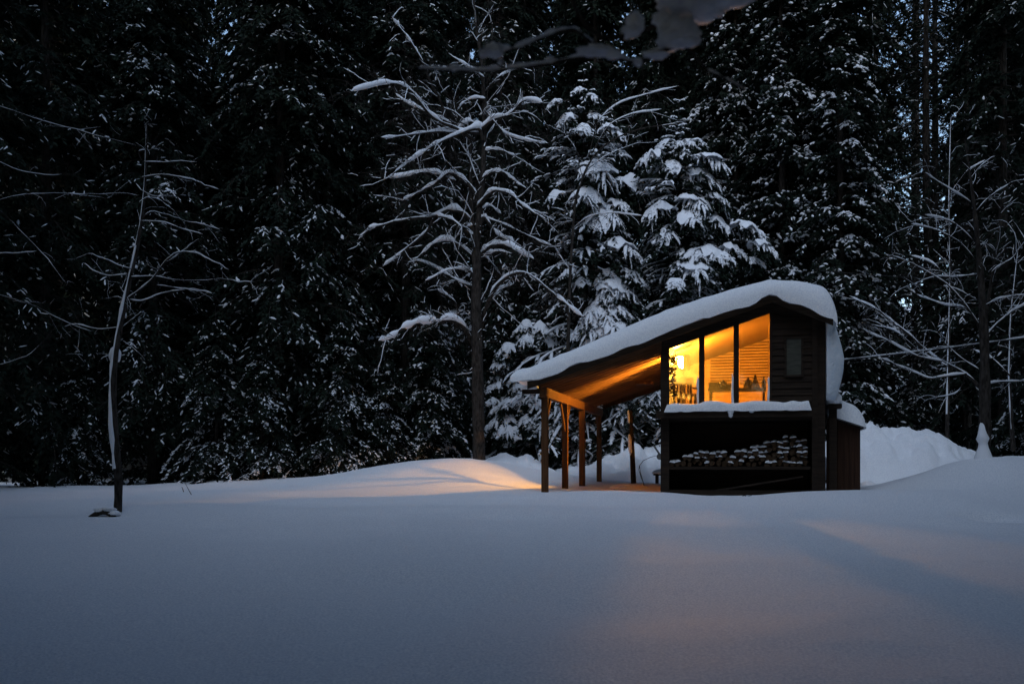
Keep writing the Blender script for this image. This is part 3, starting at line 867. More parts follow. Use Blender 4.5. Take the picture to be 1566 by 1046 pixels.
def boughs(r, B, D, L, rise, droop, nf, nl, leaf, lw, fl, wood, leafm, snowm, psnow, sw_, r0=.03, hang=.5, twigs=True, spread=.9, tipw=1.0, axsnow=.8, fleck=0.0, fw=.03, loadz=1.0):
    """grow many conifer boughs at once. B (n,3) foot, D (n,3) horizontal direction, L (n) length"""
    n = len(B)
    rise = np.broadcast_to(rise, n); droop = np.broadcast_to(droop, n)
    Z = np.array([0, 0, 1.0])
    def axis(u):                                   # u (n, k)
        return B[:, None] + D[:, None] * (L[:, None] * u)[..., None] + Z * (L[:, None] * (rise[:, None] * u - droop[:, None] * u * u))[..., None]
    u6 = np.broadcast_to(np.linspace(0, 1, 6), (n, 6))
    A = axis(u6)
    wood.tubes(A, np.linspace(1, .25, 6)[None] * (r0 * (.5 + .5 * L / L.max()))[:, None], 4)
    uf = np.clip(np.linspace(.16, 1.0, nf)[None] + r.uniform(-.04, .04, (n, nf)), .05, 1.0)
    F0 = axis(uf)
    side = np.where(np.arange(nf) % 2 == 0, 1, -1)[None] * np.ones((n, 1))
    ang = side * (spread * (1.08 - .75 * uf ** 2)) + r.normal(0, .15, (n, nf))
    perp = np.stack([-D[:, 1], D[:, 0], np.zeros(n)], 1)
    dirf = D[:, None] * np.cos(ang)[..., None] + perp[:, None] * np.sin(ang)[..., None]
    slope = rise[:, None] - 2 * droop[:, None] * uf
    lf = fl * L[:, None] * (1.10 - .62 * uf) * r.uniform(.65, 1.25, (n, nf))
    dr = r.uniform(.35, .8, (n, nf)) * hang
    def fin(v):                                    # v (k,) -> (n, nf, k, 3)
        return F0[:, :, None] + dirf[:, :, None] * (lf[..., None] * v)[..., None] + Z * (lf[..., None] * (slope[..., None] * .6 * v - dr[..., None] * v * v))[..., None]
    FP = fin(np.linspace(0, 1, 4)).reshape(-1, 4, 3)
    if twigs: wood.tubes(FP, np.broadcast_to(np.array([.008, .006, .005, .003]), (len(FP), 4)), 3)
    # needle sprays
    v = r.uniform(.05, 1.05, (n, nf, nl))
    C = F0[:, :, None] + dirf[:, :, None] * (lf[..., None] * v)[..., None] + Z * (lf[..., None] * (slope[..., None] * .6 * v - dr[..., None] * v * v))[..., None]
    a2 = np.where(r.random((n, nf, nl)) < .5, 1, -1) * r.uniform(.3, 1.2, (n, nf, nl))
    pf = np.stack([-dirf[..., 1], dirf[..., 0], 0 * dirf[..., 0]], -1)
    d = dirf[:, :, None] * np.cos(a2)[..., None] + pf[:, :, None] * np.sin(a2)[..., None] + Z * r.uniform(-1.1, -.1, (n, nf, nl))[..., None] * hang
    d = nrm(d)
    ll = leaf * r.uniform(.6, 1.3, (n, nf, nl))[..., None]
    sd = nrm(np.cross(d, nrm(r.normal(size=d.shape) * .8 + Z)))
    Q = np.stack([C, C + d * ll * .5 + sd * ll * lw, C + d * ll, C + d * ll * .5 - sd * ll * lw], -2).reshape(-1, 3)
    leafm.add(Q, np.arange(len(Q)).reshape(-1, 4))
    if fleck > 0:                                  # small clots of snow caught on single sprays, in clusters
        load = np.clip(r.lognormal(-.35, .9, (n, 1, 1)), .03, 4) * np.clip(r.lognormal(-.25, .8, (n, nf, 1)), .03, 4)
        kk = (r.random((n, nf, nl)) < fleck * load * np.broadcast_to(loadz, n)[:, None, None])
        c0, dd, lk = C[kk], d[kk], ll[kk]
        q = np.array([-.10, .3, .75, 1.05])
        TP = c0[:, None] + dd[:, None] * (lk * q)[..., None]
        TP[..., 2] += fw * .55
        wv = fw * np.clip(r.lognormal(-.1, .35, (len(c0), 1)), .45, 2.1) * np.array([.25, 1, .9, .15])[None]
        snowm.tubes(TP, wv, 5, R2=wv * .7)
    # snow on the fingers and along the outer bough
    keep = (r.random((n, nf)) < psnow * np.clip(.35 + uf, 0, 1.1)).reshape(-1)
    if keep.any():
        k = keep.sum()
        SP = fin(np.linspace(.08, 1.0, 5)).reshape(-1, 5, 3)[keep]
        SP = SP + r.normal(0, .012, SP.shape)
        w = sw_ * r.uniform(.55, 1.25, (k, 1)) * np.array([.35, .9, 1.05 * tipw, .95 * tipw, .15])[None] * r.uniform(.8, 1.2, (k, 5))
        SP[..., 2] += w * .45
        snowm.tubes(SP, w, 6, R2=w * .62)
    ka = r.random(n) < axsnow
    if ka.any():
        SA_ = axis(np.broadcast_to(np.linspace(.25, 1.02, 7), (n, 7)))[ka]
        w = sw_ * 1.1 * r.uniform(.6, 1.3, (ka.sum(), 1)) * np.array([.2, .8, 1, 1.1, 1, .8, .1])[None] * r.uniform(.7, 1.2, (ka.sum(), 7))
        SA_[..., 2] += w * .5
        snowm.tubes(SA_, w, 6, R2=w * .65)


def conifer(name, seed, H, R, zlow, nb, prof, nf=12, nl=22, leaf=.15, lw=.20, psnow=.5, sw_=.05, droop=(.25, .6), rise=(.0, .3), tr=.2, hang=.8, spread=.9, fl=.36, axsnow=.6, clump=0.0, fleck=.0, fw=.03):
    r = np.random.default_rng(seed)
    wood, leafm, snowm = MB(), MB(), MB()
    zz = np.linspace(-.6, H, 14)
    tw = np.stack([.05 * vnoise(zz * .3, zz * 0 + seed, 3), .05 * vnoise(zz * .3, zz * 0 + seed, 4), zz], 1)
    wood.tubes(tw, tr * (1 - .93 * np.clip(zz / H, 0, 1)), 8)
    t = r.random(nb) ** .85
    z = zlow + (H * .985 - zlow) * t
    L = np.maximum(R * prof(z / H) * r.uniform(.60, 1.12, nb), .22)
    az = r.uniform(0, 2 * np.pi, nb)
    if clump: az = az + clump * np.sin(3 * az + z * .8)
    D = np.stack([np.cos(az), np.sin(az), 0 * az], 1)
    B = np.stack([0 * z, 0 * z, z], 1)
    boughs(r, B, D, L, r.uniform(*rise, nb), r.uniform(*droop, nb), nf, nl, leaf, lw, fl, wood, leafm, snowm, psnow, sw_, hang=hang, spread=spread, axsnow=axsnow, fleck=fleck, fw=fw, loadz=np.clip(1.25 - 1.25 * z / H, .12, 1))  # less snow higher up stands in for the darkening of the upper forest
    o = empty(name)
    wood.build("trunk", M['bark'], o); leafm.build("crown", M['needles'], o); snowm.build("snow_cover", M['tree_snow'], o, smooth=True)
    return o


def copy_tree(o, loc, rotz, sc, sz=None):
    c = o.copy(); COL.objects.link(c)
    for ch in o.children:
        d = ch.copy(); COL.objects.link(d); d.parent = c
    c.location = loc; c.rotation_euler = (0, 0, rotz); c.scale = (sc, sc, sz or sc)
    return c


cone = lambda h: np.where(h < .12, .75 + 2 * h, 1.0) * np.clip(1.02 - h, .02, 1) ** .75
column = lambda h: np.where(h < .1, .7 + 3 * h, 1.0) * np.clip(1.03 - h, .02, 1) ** .42
protos = {
    'hemlock': [conifer("hemlock", 11 + i, 24, 3.1, .4, 340, cone, nf=13, nl=26, leaf=.17, psnow=.0, sw_=.045, droop=(.3, .75), hang=1.0, clump=.25, axsnow=.0, fleck=.040, fw=.029) for i in range(3)],
    'dark': [conifer("hemlock", 21 + i, 24, 3.2, .4, 340, cone, nf=12, nl=24, leaf=.18, psnow=.0, sw_=.045, droop=(.3, .75), hang=1.0, clump=.25, axsnow=.0, fleck=.018, fw=.026) for i in range(2)],
    'cedar': [conifer("cedar", 31 + i, 22, 2.0, .5, 400, column, nf=12, nl=22, leaf=.15, psnow=.0, sw_=.07, droop=(.35, .8), rise=(.2, .5), hang=.8, clump=.3, axsnow=.0, fleck=.080, fw=.038) for i in range(2)],
    'canopy': [conifer("shade_hemlock", 41 + i, 26, 4.7, 6.2, 420, column, nf=14, nl=24, leaf=.22, lw=.24, psnow=.0, droop=(.2, .4), rise=(.1, .35), hang=.7, axsnow=.1, fleck=.02, fw=.03) for i in range(1)],
    'thin': [conifer("spruce", 51 + i, 25, 2.7, 3.0, 200, cone, nf=9, nl=10, leaf=.14, psnow=.02, sw_=.035, droop=(.2, .5), hang=.6, axsnow=.1, fleck=.02, fw=.025) for i in range(2)],
    'shrub': [conifer("young_hemlock", 61 + i, 7.5, 2.3, .2, 130, cone, nf=13, nl=28, leaf=.15, psnow=.01, sw_=.07, droop=(.35, .9), hang=1.0, tr=.10, axsnow=.04, fleck=.075, fw=.031) for i in range(2)],
}
cnt = 0
def plant(kind, k, x, y, sc, label, group=None, sz=None, rot=None, dz=0.0):
    global cnt
    cnt += 1
    p = protos[kind][k % len(protos[kind])]
    c = copy_tree(p, (x, y, float(ground_z(x, y)) - .1 + dz), cnt * 2.4 if rot is None else rot, sc, sz)
    c.name = p.name.split('.')[0]
    return tag(c, label, {'hemlock': 'hemlock', 'dark': 'hemlock', 'cedar': 'cedar', 'thin': 'spruce', 'canopy': 'hemlock', 'shrub': 'hemlock'}[kind], group)


# front row: px column, distance, kind, scale, label
front = [
    (-60, 31.0, 'dark', 1.0, "tall black hemlock at the far left edge of the clearing"),
    (70, 33.0, 'dark', 1.05, "dense dark hemlock left of the slim bare tree with the snow-plastered stem"),
    (235, 34.0, 'hemlock', .95, "dark hemlock just right behind the slim bare tree"),
    (428, 34.5, 'hemlock', 1.08, "tall snow-flecked hemlock under the brightest gap of sky"),
    (500, 35.5, 'hemlock', .92, "snow-flecked hemlock halfway between the two bare trees on the left"),
    (620, 37.0, 'hemlock', 1.02, "snow-flecked hemlock just left behind the big bare tree"),
    (1195, 38.0, 'cedar', 1.05, "tall narrow conifer with pale snow clumps rising behind the cabin's ridge"),
    (1285, 36.5, 'cedar', .98, "tall narrow conifer with snow clumps rising right of the cabin roof"),
    (1105, 42.0, 'cedar', 1.1, "tall narrow conifer behind the tip of the heavily laden spruce"),
    (1535, 37.0, 'dark', 1.1, "dark conifer behind the bare tree at the right edge"),
    (1660, 33.0, 'dark', 1.0, "dark hemlock leaning into the right edge of the picture"),
]
for (p, Y, kd, sc, lab) in front:
    x = (p - CX) / FPX * Y
    plant(kd, cnt, x, Y, sc, lab, sz=sc * 1.2)
# low snowy young hemlocks along the forest edge
low = [
    (330, 31.5, .75, "young hemlock with drooping snowy tips at the clearing's edge, right of the slim bare tree"),
    (400, 31.0, .62, "low young hemlock with snowy tips touching the clearing's edge"),
    (520, 31.8, .72, "young hemlock with snow streaks behind the low end of the drift"),
    (590, 32.6, .60, "small young hemlock above the crest of the drift"),
    (655, 33.5, .70, "young hemlock with a long snow-laden bough left of the big trunk"),
    (120, 32.0, .60, "barely lit young hemlock left of the slim bare tree's foot"),
    (1400, 39.5, .85, "dark young hemlock behind the tall snow bank"),
    (1560, 35.0, .8, "dark young hemlock at the right edge behind the bare tree's mound"),
]
for (p, Y, sc, lab) in low:
    plant('shrub', cnt, (p - CX) / FPX * Y, Y, sc, lab)
# rows behind
BACK = "dark conifer standing in the forest wall behind the front row of trees"
for (Y, step, jit, off, tall) in ((40.5, 3.5, .8, 0, 1.3), (46, 3.8, 1.0, 1.7, 1.45), (53, 4.0, 1.2, .6, 1.6), (61, 4.4, 1.5, 2.1, 1.75), (69, 4.6, 1.8, .9, 1.8), (79, 5.0, 2, 2.4, 1.9)):
    half = 0.56 * Y + 3
    for x in np.arange(-half + off, half, step):
        p = CX + x / Y * FPX
        if Y < 42 and (840 < p < 1080): continue
        y = Y + rng.uniform(-1.6, 1.6); xx = x + rng.uniform(-jit, jit)
        low_top = 95 if 312 < p < 372 else (90 if 100 < p < 165 and Y > 43 else (170 if 1325 < p < 1362 else None))
        kd = 'thin' if (1315 < p < 1470 or rng.random() < .12) else ('cedar' if p > 1050 and Y < 50 and rng.random() < .6 else 'dark' if Y > 43 or rng.random() < .6 else 'hemlock')
        plant(kd, int(rng.integers(0, 9)), xx, y, rng.uniform(.95, 1.2), BACK, "dark conifers behind the front row", sz=tall * rng.uniform(.95, 1.08) if low_top is None else (CAMZ + (HY - low_top) / FPX * y - float(ground_z(xx, y))) / 24.5)
# unseen trees added beside and behind the viewer to shade the near snow
for (x, y) in ((-17, 8), (-15.5, 14), (-19, 20), (-18, 26), (-13, 2), (-9, -5), (-3, -7.5), (3, -6.5), (9, -5), (14.5, 1), (16.5, 8), (18.5, 14), (20, 20), (20, 27), (-14.5, -8), (15, -9),
               (-6.6, 2.2), (-8.4, 6.5), (-4.2, -3.6), (1.2, -5.0), (5.6, -2.6), (8.2, 1.6), (9.4, 6.3), (-11.6, 11), (-13.6, 17), (-16.2, 22), (12.2, 11), (14.6, 16.8), (17.4, 22), (-6, -10), (6, -10), (0, -9.5), (-11, -1), (11.5, -3)):
    plant('dark', int(rng.integers(0, 9)), x, y, rng.uniform(.95, 1.15), "unseen hemlock added round the near snow to shade it", "hemlocks round the near snow", sz=rng.uniform(1.15, 1.4))
for (x, y) in ((-6.0, -.6), (6.2, -.8), (0.2, -4.4), (3.6, -4.2), (-3.6, -4.2), (-8.6, 3.2), (8.8, 3.4), (-11.4, 7.6), (11.8, 7.8)):  # dense high crowns out of view, added to darken the near snow
    plant('canopy', 0, x, y, rng.uniform(.95, 1.05), "unseen tall hemlock added to shade the snow beside the viewer", "tall hemlocks round the near snow")

# the two heavily laden spruces: boughs end in pads of snow placed as in the photo
def laden_spruce(name, seed, tx, Y, ztop, R0, pads, label, nfill=190, zlow=.6):
    r = np.random.default_rng(seed)
    x0 = (tx - CX) / FPX * Y
    z0 = float(ground_z(x0, Y))
    H = CAMZ + (HY - ztop) / FPX * Y - z0
    wood, leafm, snowm = MB(), MB(), MB()
    zz = np.linspace(-.4, H, 10)
    wood.tubes(np.stack([0 * zz, 0 * zz, zz], 1), .17 * (1 - .95 * np.clip(zz / H, 0, 1)), 8)
    # leader: little snowy whorls
    hz = np.repeat(np.linspace(H * .74, H - .1, 11), 6)
    a = r.uniform(0, 6.28, len(hz))
    L = np.maximum((H - hz) * .45 * r.uniform(.7, 1.1, len(hz)), .16)
    boughs(r, np.stack([0 * hz, 0 * hz, hz], 1), np.stack([np.cos(a), np.sin(a), 0 * a], 1), L, .45, .35, 7, 12, .12, .2, .5, wood, leafm, snowm, .85, .055, r0=.02, hang=.5)
    # fill
    hz = zlow + (H * .8 - zlow) * r.random(nfill); a = r.uniform(0, 6.28, nfill)
    L = np.clip(R0 * (1.02 - hz / H) * r.uniform(.6, 1.0, nfill), .3, None)
    boughs(r, np.stack([0 * hz, 0 * hz, hz], 1), np.stack([np.cos(a), np.sin(a), 0 * a], 1), L, .15, .45, 11, 20, .15, .2, .4, wood, leafm, snowm, .30, .06, hang=.8, fleck=.10, fw=.035)
    # pads
    if 'bush' in name: pads = list(pads) + [(a + r.uniform(-.5, .5) * c, b + r.uniform(-.6, .6) * d, c * r.uniform(.5, .9), d * r.uniform(.5, .9)) for a, b, c, d in pads]
    for (qx, qy, w, h) in pads:
        zc = CAMZ + (HY - qy) / FPX * Y - z0
        dx = (qx - tx) / FPX * Y
        Rz = max(R0 * (1.05 - zc / H), abs(dx) + .15)
        dy = -math.sqrt(max(Rz * Rz - dx * dx, .1)) * r.uniform(.7, .95)
        tip = np.array([dx, dy, zc])
        D = np.array([dx, dy, 0.]); Lh = np.linalg.norm(D); D /= Lh
        wm, hm = w / FPX * Y, h / FPX * Y
        Lp = max(.62 * max(wm, hm * 1.1), .35)                     # length of the laden outer part
        foot = np.array([[tip[0] - D[0] * Lp, tip[1] - D[1] * Lp, zc + hm * .15]])
        wood.tubes(np.array([[0, 0, zc + .25 * Lh * .3], [foot[0, 0] * .5, foot[0, 1] * .5, zc + hm * .3 + .05], foot[0], tip]), np.array([.05, .04, .03, .015]), 5)
        boughs(r, foot, D[None], np.array([Lp * 1.25]), .18, .62, 23, 22, .13, .2, .50 * wm / Lp / 1.05, wood, leafm, snowm, .9, .060, r0=.03, hang=1.15, spread=1.4, axsnow=1, fleck=.12, fw=.04)
        boughs(r, foot + np.array([[0, 0, -.06]]), D[None], np.array([Lp * 1.2]), .15, .75, 12, 26, .17, .2, .5 * wm / Lp, wood, leafm, snowm, .25, .05, r0=.02, hang=1.6, spread=1.25, axsnow=0)
        # the smooth load of snow draped over the bough, ragged along its lower edge
        nu, nv = 44, 10
        U, Rr = np.meshgrid(np.linspace(0, 2 * np.pi, nu, endpoint=False), np.linspace(0.02, 1, nv))
        ph = r.uniform(0, 6.28)
        tooth = np.abs(((U * r.integers(5, 8) / np.pi + ph) % 2) - 1)
        sd_ = int(r.integers(0, 999))
        k_ = 1 + (.30 * tooth - .10 + .22 * vnoise(np.cos(U) * 2.2 + sd_, np.sin(U) * 2.2, 5)) * Rr ** 2
        pr = np.array([-D[1], D[0], 0])
        lx, ly = Lp * .70, wm * .55
        ctr = foot[0] + D * Lp * .55
        cu = np.cos(U); Pm = ctr + (D * (Rr * k_ * cu * lx)[..., None]) + pr * (Rr * k_ * np.sin(U) * ly)[..., None]
        bump_ = .10 * vnoise(Pm[..., 0] * 3.5 + sd_, Pm[..., 1] * 3.5 + Pm[..., 2], 6) + .05 * vnoise(Pm[..., 0] * 8, Pm[..., 1] * 8, 7)
        Pm[..., 2] = zc + hm * .30 + (bump_ - .03) - hm * (Rr * k_) ** 2.2 * (.42 + .22 * cu)
        Pb = Pm.copy(); Pb[..., 2] -= .02 + .13 * np.clip(1 - Rr, 0, 1)
        snowm.grid(Pm, close_v=True); snowm.grid(np.flip(Pb, 1), close_v=True)
    o = empty(name, (x0, Y, z0))
    wood.build("trunk", M['bark'], o); leafm.build("crown", M['needles'], o); snowm.build("snow_cover", M['tree_snow'], o, smooth=True)
    return tag(o, label, "spruce")


def zp(lst): return [(820 + a / 2.615, 120 + b / 2.615, c / 2.615, d / 2.615) for a, b, c, d in lst]
laden_spruce("laden_spruce", 201, 1038, 36.5, 152, 4.3, zp([
    (630, 500, 130, 55), (725, 485, 95, 60), (605, 575, 115, 60), (730, 578, 115, 65), (850, 600, 125, 75), (900, 680, 110, 60), (690, 715, 130, 75),
    (735, 735, 80, 60), (790, 690, 100, 60), (610, 780, 130, 55), (680, 395, 140, 65), (580, 310, 75, 70), (525, 362, 85, 55), (430, 322, 95, 50), (712, 335, 130, 45), (460, 535, 120, 62),
    (480, 650, 90, 95), (620, 720, 90, 70), (560, 275, 60, 40), (610, 270, 60, 40), (500, 262, 70, 40), (650, 265, 60, 40), (870, 740, 60, 40), (520, 850, 70, 50)]),
    "pointed young spruce with heavy pads of snow, rising behind the cabin roof")
laden_spruce("laden_spruce", 202, 893, 37.5, 108, 4.6, zp([
    (190, 495, 115, 90), (290, 570, 140, 110), (250, 372, 160, 60), (405, 430, 150, 80), (340, 520, 95, 60), (350, 690, 150, 65), (180, 222, 85, 55), (105, 172, 75, 45),
    (62, 110, 65, 35), (160, 48, 60, 25), (320, 215, 110, 40), (240, 605, 80, 60), (200, 400, 80, 60), (60, 490, 80, 50), (230, 75, 70, 30), (330, 290, 80, 25), (250, 160, 60, 40)]),
    "broken-topped spruce loaded with snow, left of the pointed spruce and behind the big bare tree")
laden_spruce("snow_bush", 203, 925, 36.5, 415, 3.6, zp([
    (355, 830, 125, 90), (330, 920, 120, 110), (215, 930, 120, 130), (260, 800, 80, 50), (290, 870, 80, 60), (150, 820, 80, 60), (390, 780, 70, 50)]) + [(905, 500, 60, 40), (925, 478, 50, 50), (945, 440, 45, 35)],
    "bushy conifer sagging under snow just above the car port roof", nfill=60)
zz6 = lambda lst: [(740 + a / 4.36, 460 + b / 4.36, c / 4.36, d / 4.36) for a, b, c, d in lst]
laden_spruce("snow_bush", 204, 815, 37.5, 476, 3.4, zz6([
    (270, 230, 160, 170), (420, 190, 150, 180), (130, 320, 130, 130), (80, 420, 110, 110), (600, 240, 110, 80), (140, 690, 160, 130), (100, 790, 180, 170), (240, 660, 130, 90), (160, 870, 120, 110),
    (330, 690, 120, 100), (290, 790, 120, 100), (350, 850, 120, 80), (30, 680, 90, 90), (60, 560, 100, 80), (200, 580, 110, 70), (20, 860, 80, 100), (320, 600, 90, 60)]),
    "low bush bowed under thick snow between the big bare trunk and the car port", nfill=60, zlow=1.0)
laden_spruce("snow_bush", 205, 935, 40.0, 560, 3.6, zz6([
    (470, 860, 110, 90), (460, 930, 110, 80), (600, 880, 110, 80), (700, 800, 100, 60), (900, 850, 110, 90), (960, 730, 110, 80), (1050, 780, 90, 70), (820, 720, 100, 70), (860, 650, 90, 50), (1090, 880, 80, 60),
    (560, 780, 100, 80), (990, 660, 90, 50), (1120, 700, 80, 60)]),
    "wide low conifer with snowy tips seen through the car port posts", nfill=90, zlow=1.7)


# ------------------------------------------------------------------ bare trees
def resample(P, n):
    P = np.asarray(P, float)
    d = np.concatenate([[0], np.cumsum(np.linalg.norm(np.diff(P, axis=0), axis=1))])
    t = np.linspace(0, d[-1], n)
    Q = np.stack([np.interp(t, d, P[:, k]) for k in range(3)], 1)
    for _ in range(2): Q[1:-1] = .25 * Q[:-2] + .5 * Q[1:-1] + .25 * Q[2:]
    return Q, d[-1]


def snow_on(sn, P, R, r, h=.06, cover=.9, sides=7):
    """snow lying along a limb: follows its upper side, thinner where the limb is steep"""
    T = nrm(np.gradient(P, axis=0))
    flat = np.clip(1.25 - np.abs(T[:, 2]) ** 1.5 * 1.1, .15, 1)
    n = len(P)
    q = np.arange(n)
    k = np.clip(.85 + .55 * vnoise(q * .45 + r.uniform(0, 99), q * 0 + 1, 7) + (cover - .9), .0, 1.4) * flat
    k[0] *= .3; k[-1] *= .2
    w = np.maximum((R * .9 + h * .35) * k, .001); hh = np.maximum((R * .5 + h * .75) * k, .001)
    C = P.copy(); C[:, 2] += R * .55 + hh * .45
    sn.tubes(C, w, sides, R2=hh)


def twigs_from(P, r, n, ln, rad, wood, sn, up=.1, level=1, plane=.6, psnow=.8, sh=.02, sag=-.12):
    """fine shoots along a limb; returns nothing, fills the meshes"""
    T = nrm(np.gradient(P, axis=0))
    m = 7
    i = r.integers(int(len(P) * .2), len(P), n)
    base = P[i]
    d = nrm(T[i] * r.uniform(.4, 1.1, (n, 1)) + nrm(r.normal(size=(n, 3)) * np.array([1, plane, .75])) * .8 + np.array([0, 0, up]))
    L = ln * r.uniform(.35, 1.15, n)
    u = np.linspace(0, 1, m)
    bend = r.normal(size=(n, 3)) * .25 + np.array([0, 0, sag])
    Q = base[:, None] + d[:, None] * (L[:, None] * u)[..., None] + bend[:, None] * (L[:, None] * u * u)[..., None] + np.cumsum(r.normal(0, .018, (n, m, 3)), 1) * L[:, None, None]
    Q[:, 0] = base
    R = rad * np.linspace(1, .35, m)[None] * np.ones((n, 1))
    wood.tubes(Q, R, 4)
    k = r.random(n) < psnow
    if k.any():
        W = R[k] * .8 + sh * .35 * r.uniform(.3, 1, (k.sum(), m)); HH = R[k] * .4 + sh * .6 * r.uniform(.3, 1, (k.sum(), m))
        W[:, -1] *= .3; HH[:, -1] *= .3
        C = Q[k].copy(); C[..., 2] += R[k] * .7 + HH * .4
        sn.tubes(C, W, 5, R2=HH)
    if level > 0:
        for q in Q:
            twigs_from(q, r, 4, ln * .5, rad * .62, wood, sn, up, level - 1, plane, psnow * .4, sh * .7)


def bare_tree(name, seed, Y, trunks, limbs, label, cat, rr, twn=9, twl=.9, twr=.011, sh=.07, level=1, tsnow=.35, plaster=0.0, thin=1.0, arcs=0):
    r = np.random.default_rng(seed)
    b0 = px(trunks[0][0][0][0], trunks[0][0][0][1], Y)
    b0[2] = float(ground_z(b0[0], Y))
    wood, sn, tw, tsn = MB(), MB(), MB(), MB()
    for (pts, ra, rb) in trunks:
        Q = np.array([px(a, b, Y) for a, b in pts]); Q[:, 1] += np.cumsum(r.normal(0, .06, len(Q))) - 0
        Q[0, 1] = Y
        P, _ = resample(Q, 28)
        R = np.linspace(ra, rb, 28) * (1 + .05 * r.normal(size=28))
        wood.tubes(P - b0, R, 10)
        twigs_from((P - b0)[8:], r, twn * 2, twl, twr, tw, tsn, .15, level, sh=sh * .35, psnow=tsnow)
        if plaster:                                # wind-plastered snow down the weather side of the stem
            q = np.arange(28)
            k = np.clip(.7 + .5 * vnoise(q * .8, q * 0 + seed, 9), 0.05, 1.3)
            C = P - b0; C = C + np.array([-.55, -.55, 0]) * R[:, None] * 1.1
            sn.tubes(C[3:], (R * plaster * k)[3:], 7)
    if arcs:                                       # many slender arching side branches all round the stems
        for (pts, ra, rb) in trunks[1:]:
            Q = np.array([px(a, b, Y) for a, b in pts]); P, _ = resample(Q, 28)
            twigs_from((P - b0), r, arcs, 3.0, .013, tw, tsn, .15, 2, plane=1.0, psnow=.3, sh=.03, sag=-.45)
    for li in limbs:
        pts = li[0]; ra = li[1] * thin
        sl = li[2] if len(li) > 2 else r.uniform(-.7, .7)
        Q = np.array([px(a, b, Y) for a, b in pts])
        dist = np.abs(Q[:, 0] - Q[0, 0]) + .3 * np.abs(Q[:, 2] - Q[0, 2])
        Q[:, 1] += sl * dist
        # keep each joint on its sight line so that depth does not bend the drawing
        Q = np.array([px(a, b, y) for (a, b), y in zip(pts, Q[:, 1])])
        n = max(12, 4 * len(pts))
        P, Ln = resample(Q, n)
        P += np.cumsum(r.normal(0, .010, P.shape), 0) * np.linspace(0, 1, n)[:, None]
        R = np.linspace(ra, max(ra * .28, .006), n)
        wood.tubes(P - b0, R, 6)
        snow_on(sn, P - b0, R, r, sh * (.5 + ra / rr * .7))
        twigs_from(P - b0, r, max(3, int(twn * Ln / 2)), twl * .8, twr, tw, tsn, .1, level, sh=sh * .35, psnow=tsnow)
    o = empty(name, tuple(b0))
    wood.build("trunk", M['bark'], o, smooth=True)
    sn.build("limb_snow", M['tree_snow'], o, smooth=True)
    tw.build("twig_growth", M['bark'], o); tsn.build("twig_snow", M['tree_snow'], o, smooth=True)
    return tag(o, label, cat), b0


big = [
    ([(725, 528), (708, 498), (690, 488), (668, 492), (640, 493), (612, 503), (606, 514), (584, 520)], .085),
    ([(718, 510), (703, 485), (695, 460), (680, 450), (666, 440)], .045), ([(700, 487), (690, 480), (672, 484)], .03),
    ([(735, 500), (745, 465), (757, 440), (780, 420), (800, 415), (820, 425), (845, 445), (865, 460), (892, 482)], .075),
    ([(747, 470), (752, 455), (765, 440), (784, 432)], .035),
    ([(731, 404), (738, 385), (755, 374), (775, 373), (795, 382), (818, 394)], .07),
    ([(735, 396), (750, 388), (765, 384), (782, 389)], .05),
    ([(726, 345), (708, 324), (685, 320), (662, 333), (632, 333), (597, 339), (563, 349), (546, 366)], .075),
    ([(662, 335), (655, 354), (624, 377), (586, 406)], .05), ([(668, 330), (690, 335), (706, 350)], .04),
    ([(729, 300), (716, 281), (699, 268), (683, 263), (666, 280), (643, 293), (614, 308)], .07),
    ([(697, 278), (670, 266), (643, 261), (620, 268), (588, 270)], .055),
    ([(738, 215), (735, 194), (708, 203), (681, 213), (651, 228), (624, 243), (599, 260)], .06),
    ([(735, 205), (723, 203), (674, 201), (639, 203), (609, 207), (580, 209)], .05),
    ([(738, 195), (716, 184), (697, 197), (690, 208)], .045),
    ([(735, 199), (754, 182), (777, 178), (788, 167), (804, 152), (832, 158)], .06),
    ([(725, 215), (695, 195), (676, 190), (655, 175), (632, 142), (613, 129), (582, 127), (538, 139)], .055),
    ([(690, 190), (670, 180), (648, 172), (622, 158), (606, 146)], .045),
    ([(681, 177), (672, 150), (658, 129), (647, 98), (624, 60), (598, 25)], .05),
    ([(729, 318), (743, 301), (754, 291), (781, 297), (800, 316), (834, 337)], .055),
    ([(733, 290), (737, 274), (750, 264), (769, 264), (788, 278), (806, 290)], .055),
    ([(742, 232), (752, 229), (768, 230), (786, 238)], .04), ([(756, 230), (760, 243), (759, 256)], .04),
    ([(726, 395), (705, 376), (681, 364), (660, 374), (630, 402)], .05),
    ([(728, 370), (739, 327), (748, 343), (760, 358), (785, 372)], .075), ([(735, 335), (737, 320), (750, 312), (766, 326)], .045),
    ([(728, 312), (730, 296), (722, 284), (716, 280)], .075), ([(724, 362), (712, 352), (718, 345), (732, 343)], .06),
    ([(735, 372), (741, 390), (756, 408), (763, 420)], .03), ([(730, 395), (727, 380), (733, 365), (735, 350)], .05),
    ([(742, 152), (724, 150), (706, 158), (697, 168)], .03), ([(742, 140), (760, 120), (782, 108), (812, 104)], .03),
    ([(741, 120), (722, 106), (700, 90), (686, 80)], .03), ([(739, 90), (752, 70), (754, 45), (748, 20)], .03),
    ([(742, 170), (772, 205), (800, 215), (838, 222)], .03), ([(731, 420), (705, 410), (680, 415), (655, 430)], .03),
    ([(733, 330), (775, 345), (815, 365), (850, 380)], .03), ([(728, 440), (700, 430), (660, 405), (622, 395)], .03),
]
